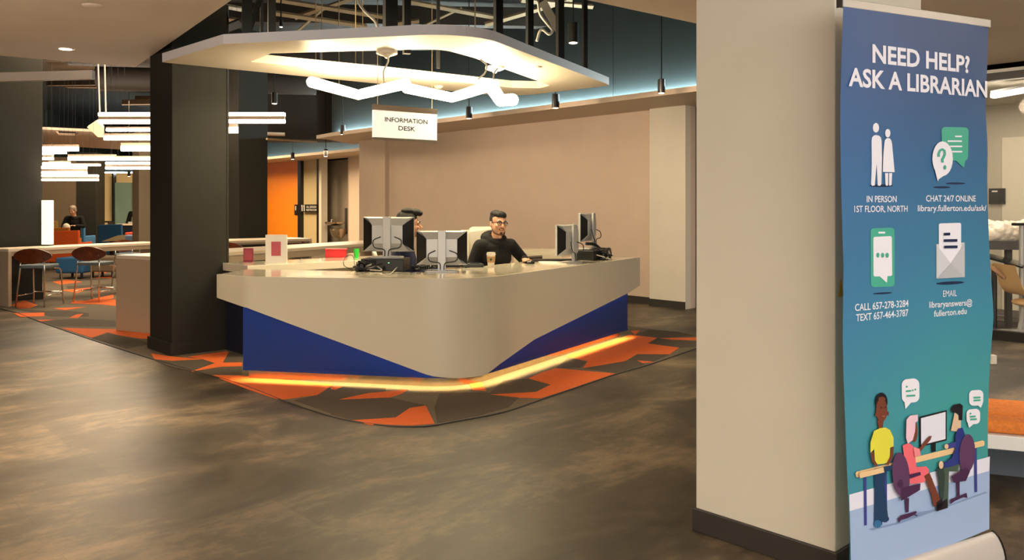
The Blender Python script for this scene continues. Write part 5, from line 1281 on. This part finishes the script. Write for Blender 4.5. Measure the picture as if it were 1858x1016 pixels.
a_ = B5('seated_woman_figure'); a_.k = 14
a_.poly([(338,738),(356,738),(354,800),(342,802)], PURD); a_.poly([(306,830),(318,815),(388,795),(392,820),(378,812),(350,826),(320,835),(310,848)], PURD); a_.ell(408, 806, 26, 6, SHD, -.1)
a_.poly([(325,505),(352,494),(372,508),(382,560),(386,600),(430,598),(442,612),(438,650),(420,668),(360,676),(345,640)], PNK)
a_.poly([(420,640),(444,625),(492,745),(492,762),(468,775),(460,745)], BRN); a_.poly([(438,660),(455,650),(480,770),(462,776)], BRN)
a_.poly([(472,758),(498,738),(500,778),(474,790)], BK)
a_.poly([(374,545),(398,535),(446,480),(452,462),(440,464),(398,515),(372,520)], BRN); a_.poly([(370,510),(398,520),(402,548),(376,556)], mat('print_light_coral', (240, 140, 148), .45))
a_.ell(372, 440, 16, 50, BRN); a_.poly([(338,390),(355,372),(388,368),(388,396),(378,402),(376,440),(366,480),(344,496),(336,470)], PPK)
a_.ell(313, 632, 38, 98, PUR, -.08); a_.poly([(350,632),(398,620),(400,634),(352,650)], PURD); a_.poly([(315,690),(398,670),(396,700),(345,730),(312,748)], PURD); a_.ell(310, 672, 12, 18, PURD); a_.done()
a_ = B5('seated_man_figure'); a_.k = 14
a_.poly([(566,660),(580,656),(580,730),(568,732)], PURD); a_.poly([(538,745),(610,715),(614,738),(596,734),(560,750),(538,765)], PURD)
a_.poly([(540,440),(556,360),(585,380),(584,430),(568,444),(552,442)], SK3); a_.poly([(540,345),(552,326),(580,320),(592,330),(590,394),(574,394),(572,362),(545,360)], BK)
a_.poly([(484,600),(520,585),(575,570),(570,620),(530,620),(526,770),(500,775),(505,640)], OLV); a_.poly([(474,610),(505,600),(512,640),(505,740),(490,742),(484,660)], mat('print_dark_olive', (50, 66, 62), .45))
a_.poly([(474,768),(520,740),(524,780),(474,796)], BK)
a_.poly([(556,460),(568,430),(588,426),(600,460),(586,580),(540,598),(505,604),(500,585),(540,560),(556,520)], mat('print_royal', (42, 56, 128), .45)); a_.poly([(520,498),(556,488),(556,512),(522,518)], IND)
a_.ell(492, 590, 10, 17, SK3); a_.ell(515, 508, 9, 11, SK3)
a_.ell(606, 540, 35, 86, PUR, .06); a_.poly([(535,640),(600,600),(618,618),(600,660),(545,668)], PURD); a_.done()
a_ = B5('speech_bubble'); a_.k = 6
a_.poly(round_poly([(328,216),(406,208),(407,314),(329,322)], 26, 6), LW); a_.poly([(340,316),(372,314),(344,346)], LW)
for x0, x1, y in ((345, 354, 248), (345, 368, 267), (371, 378, 264), (382, 389, 260), (345, 385, 287)): a_.rr(x0, y-4, x1, y+4, 3, LG, -2)
a_.done(); a_ = B5('speech_bubble'); a_.k = 6
a_.poly(round_poly([(626,264),(690,260),(689,330),(627,332)], 20, 6), LW); a_.poly([(660,326),(686,322),(678,340)], LW)
for x0, x1, y in ((644, 676, 296), (644, 676, 308)): a_.rr(x0, y-4, x1, y+4, 3, LG, -2)
a_.done(); a_ = B5('speech_bubble'); a_.k = 12
a_.poly(round_poly([(611,348),(672,342),(671,410),(612,414)], 20, 6), LW); a_.poly([(616,408),(646,408),(622,428)], LW)
for x0, x1, y in ((624, 632, 366), (624, 650, 379), (626, 655, 391)): a_.rr(x0, y-4, x1, y+4, 3, LG, -2)
a_.done()

# tidy helper properties
for o in bpy.data.objects:
    for k in ('_o', '_r'):
        if k in o: del o[k]
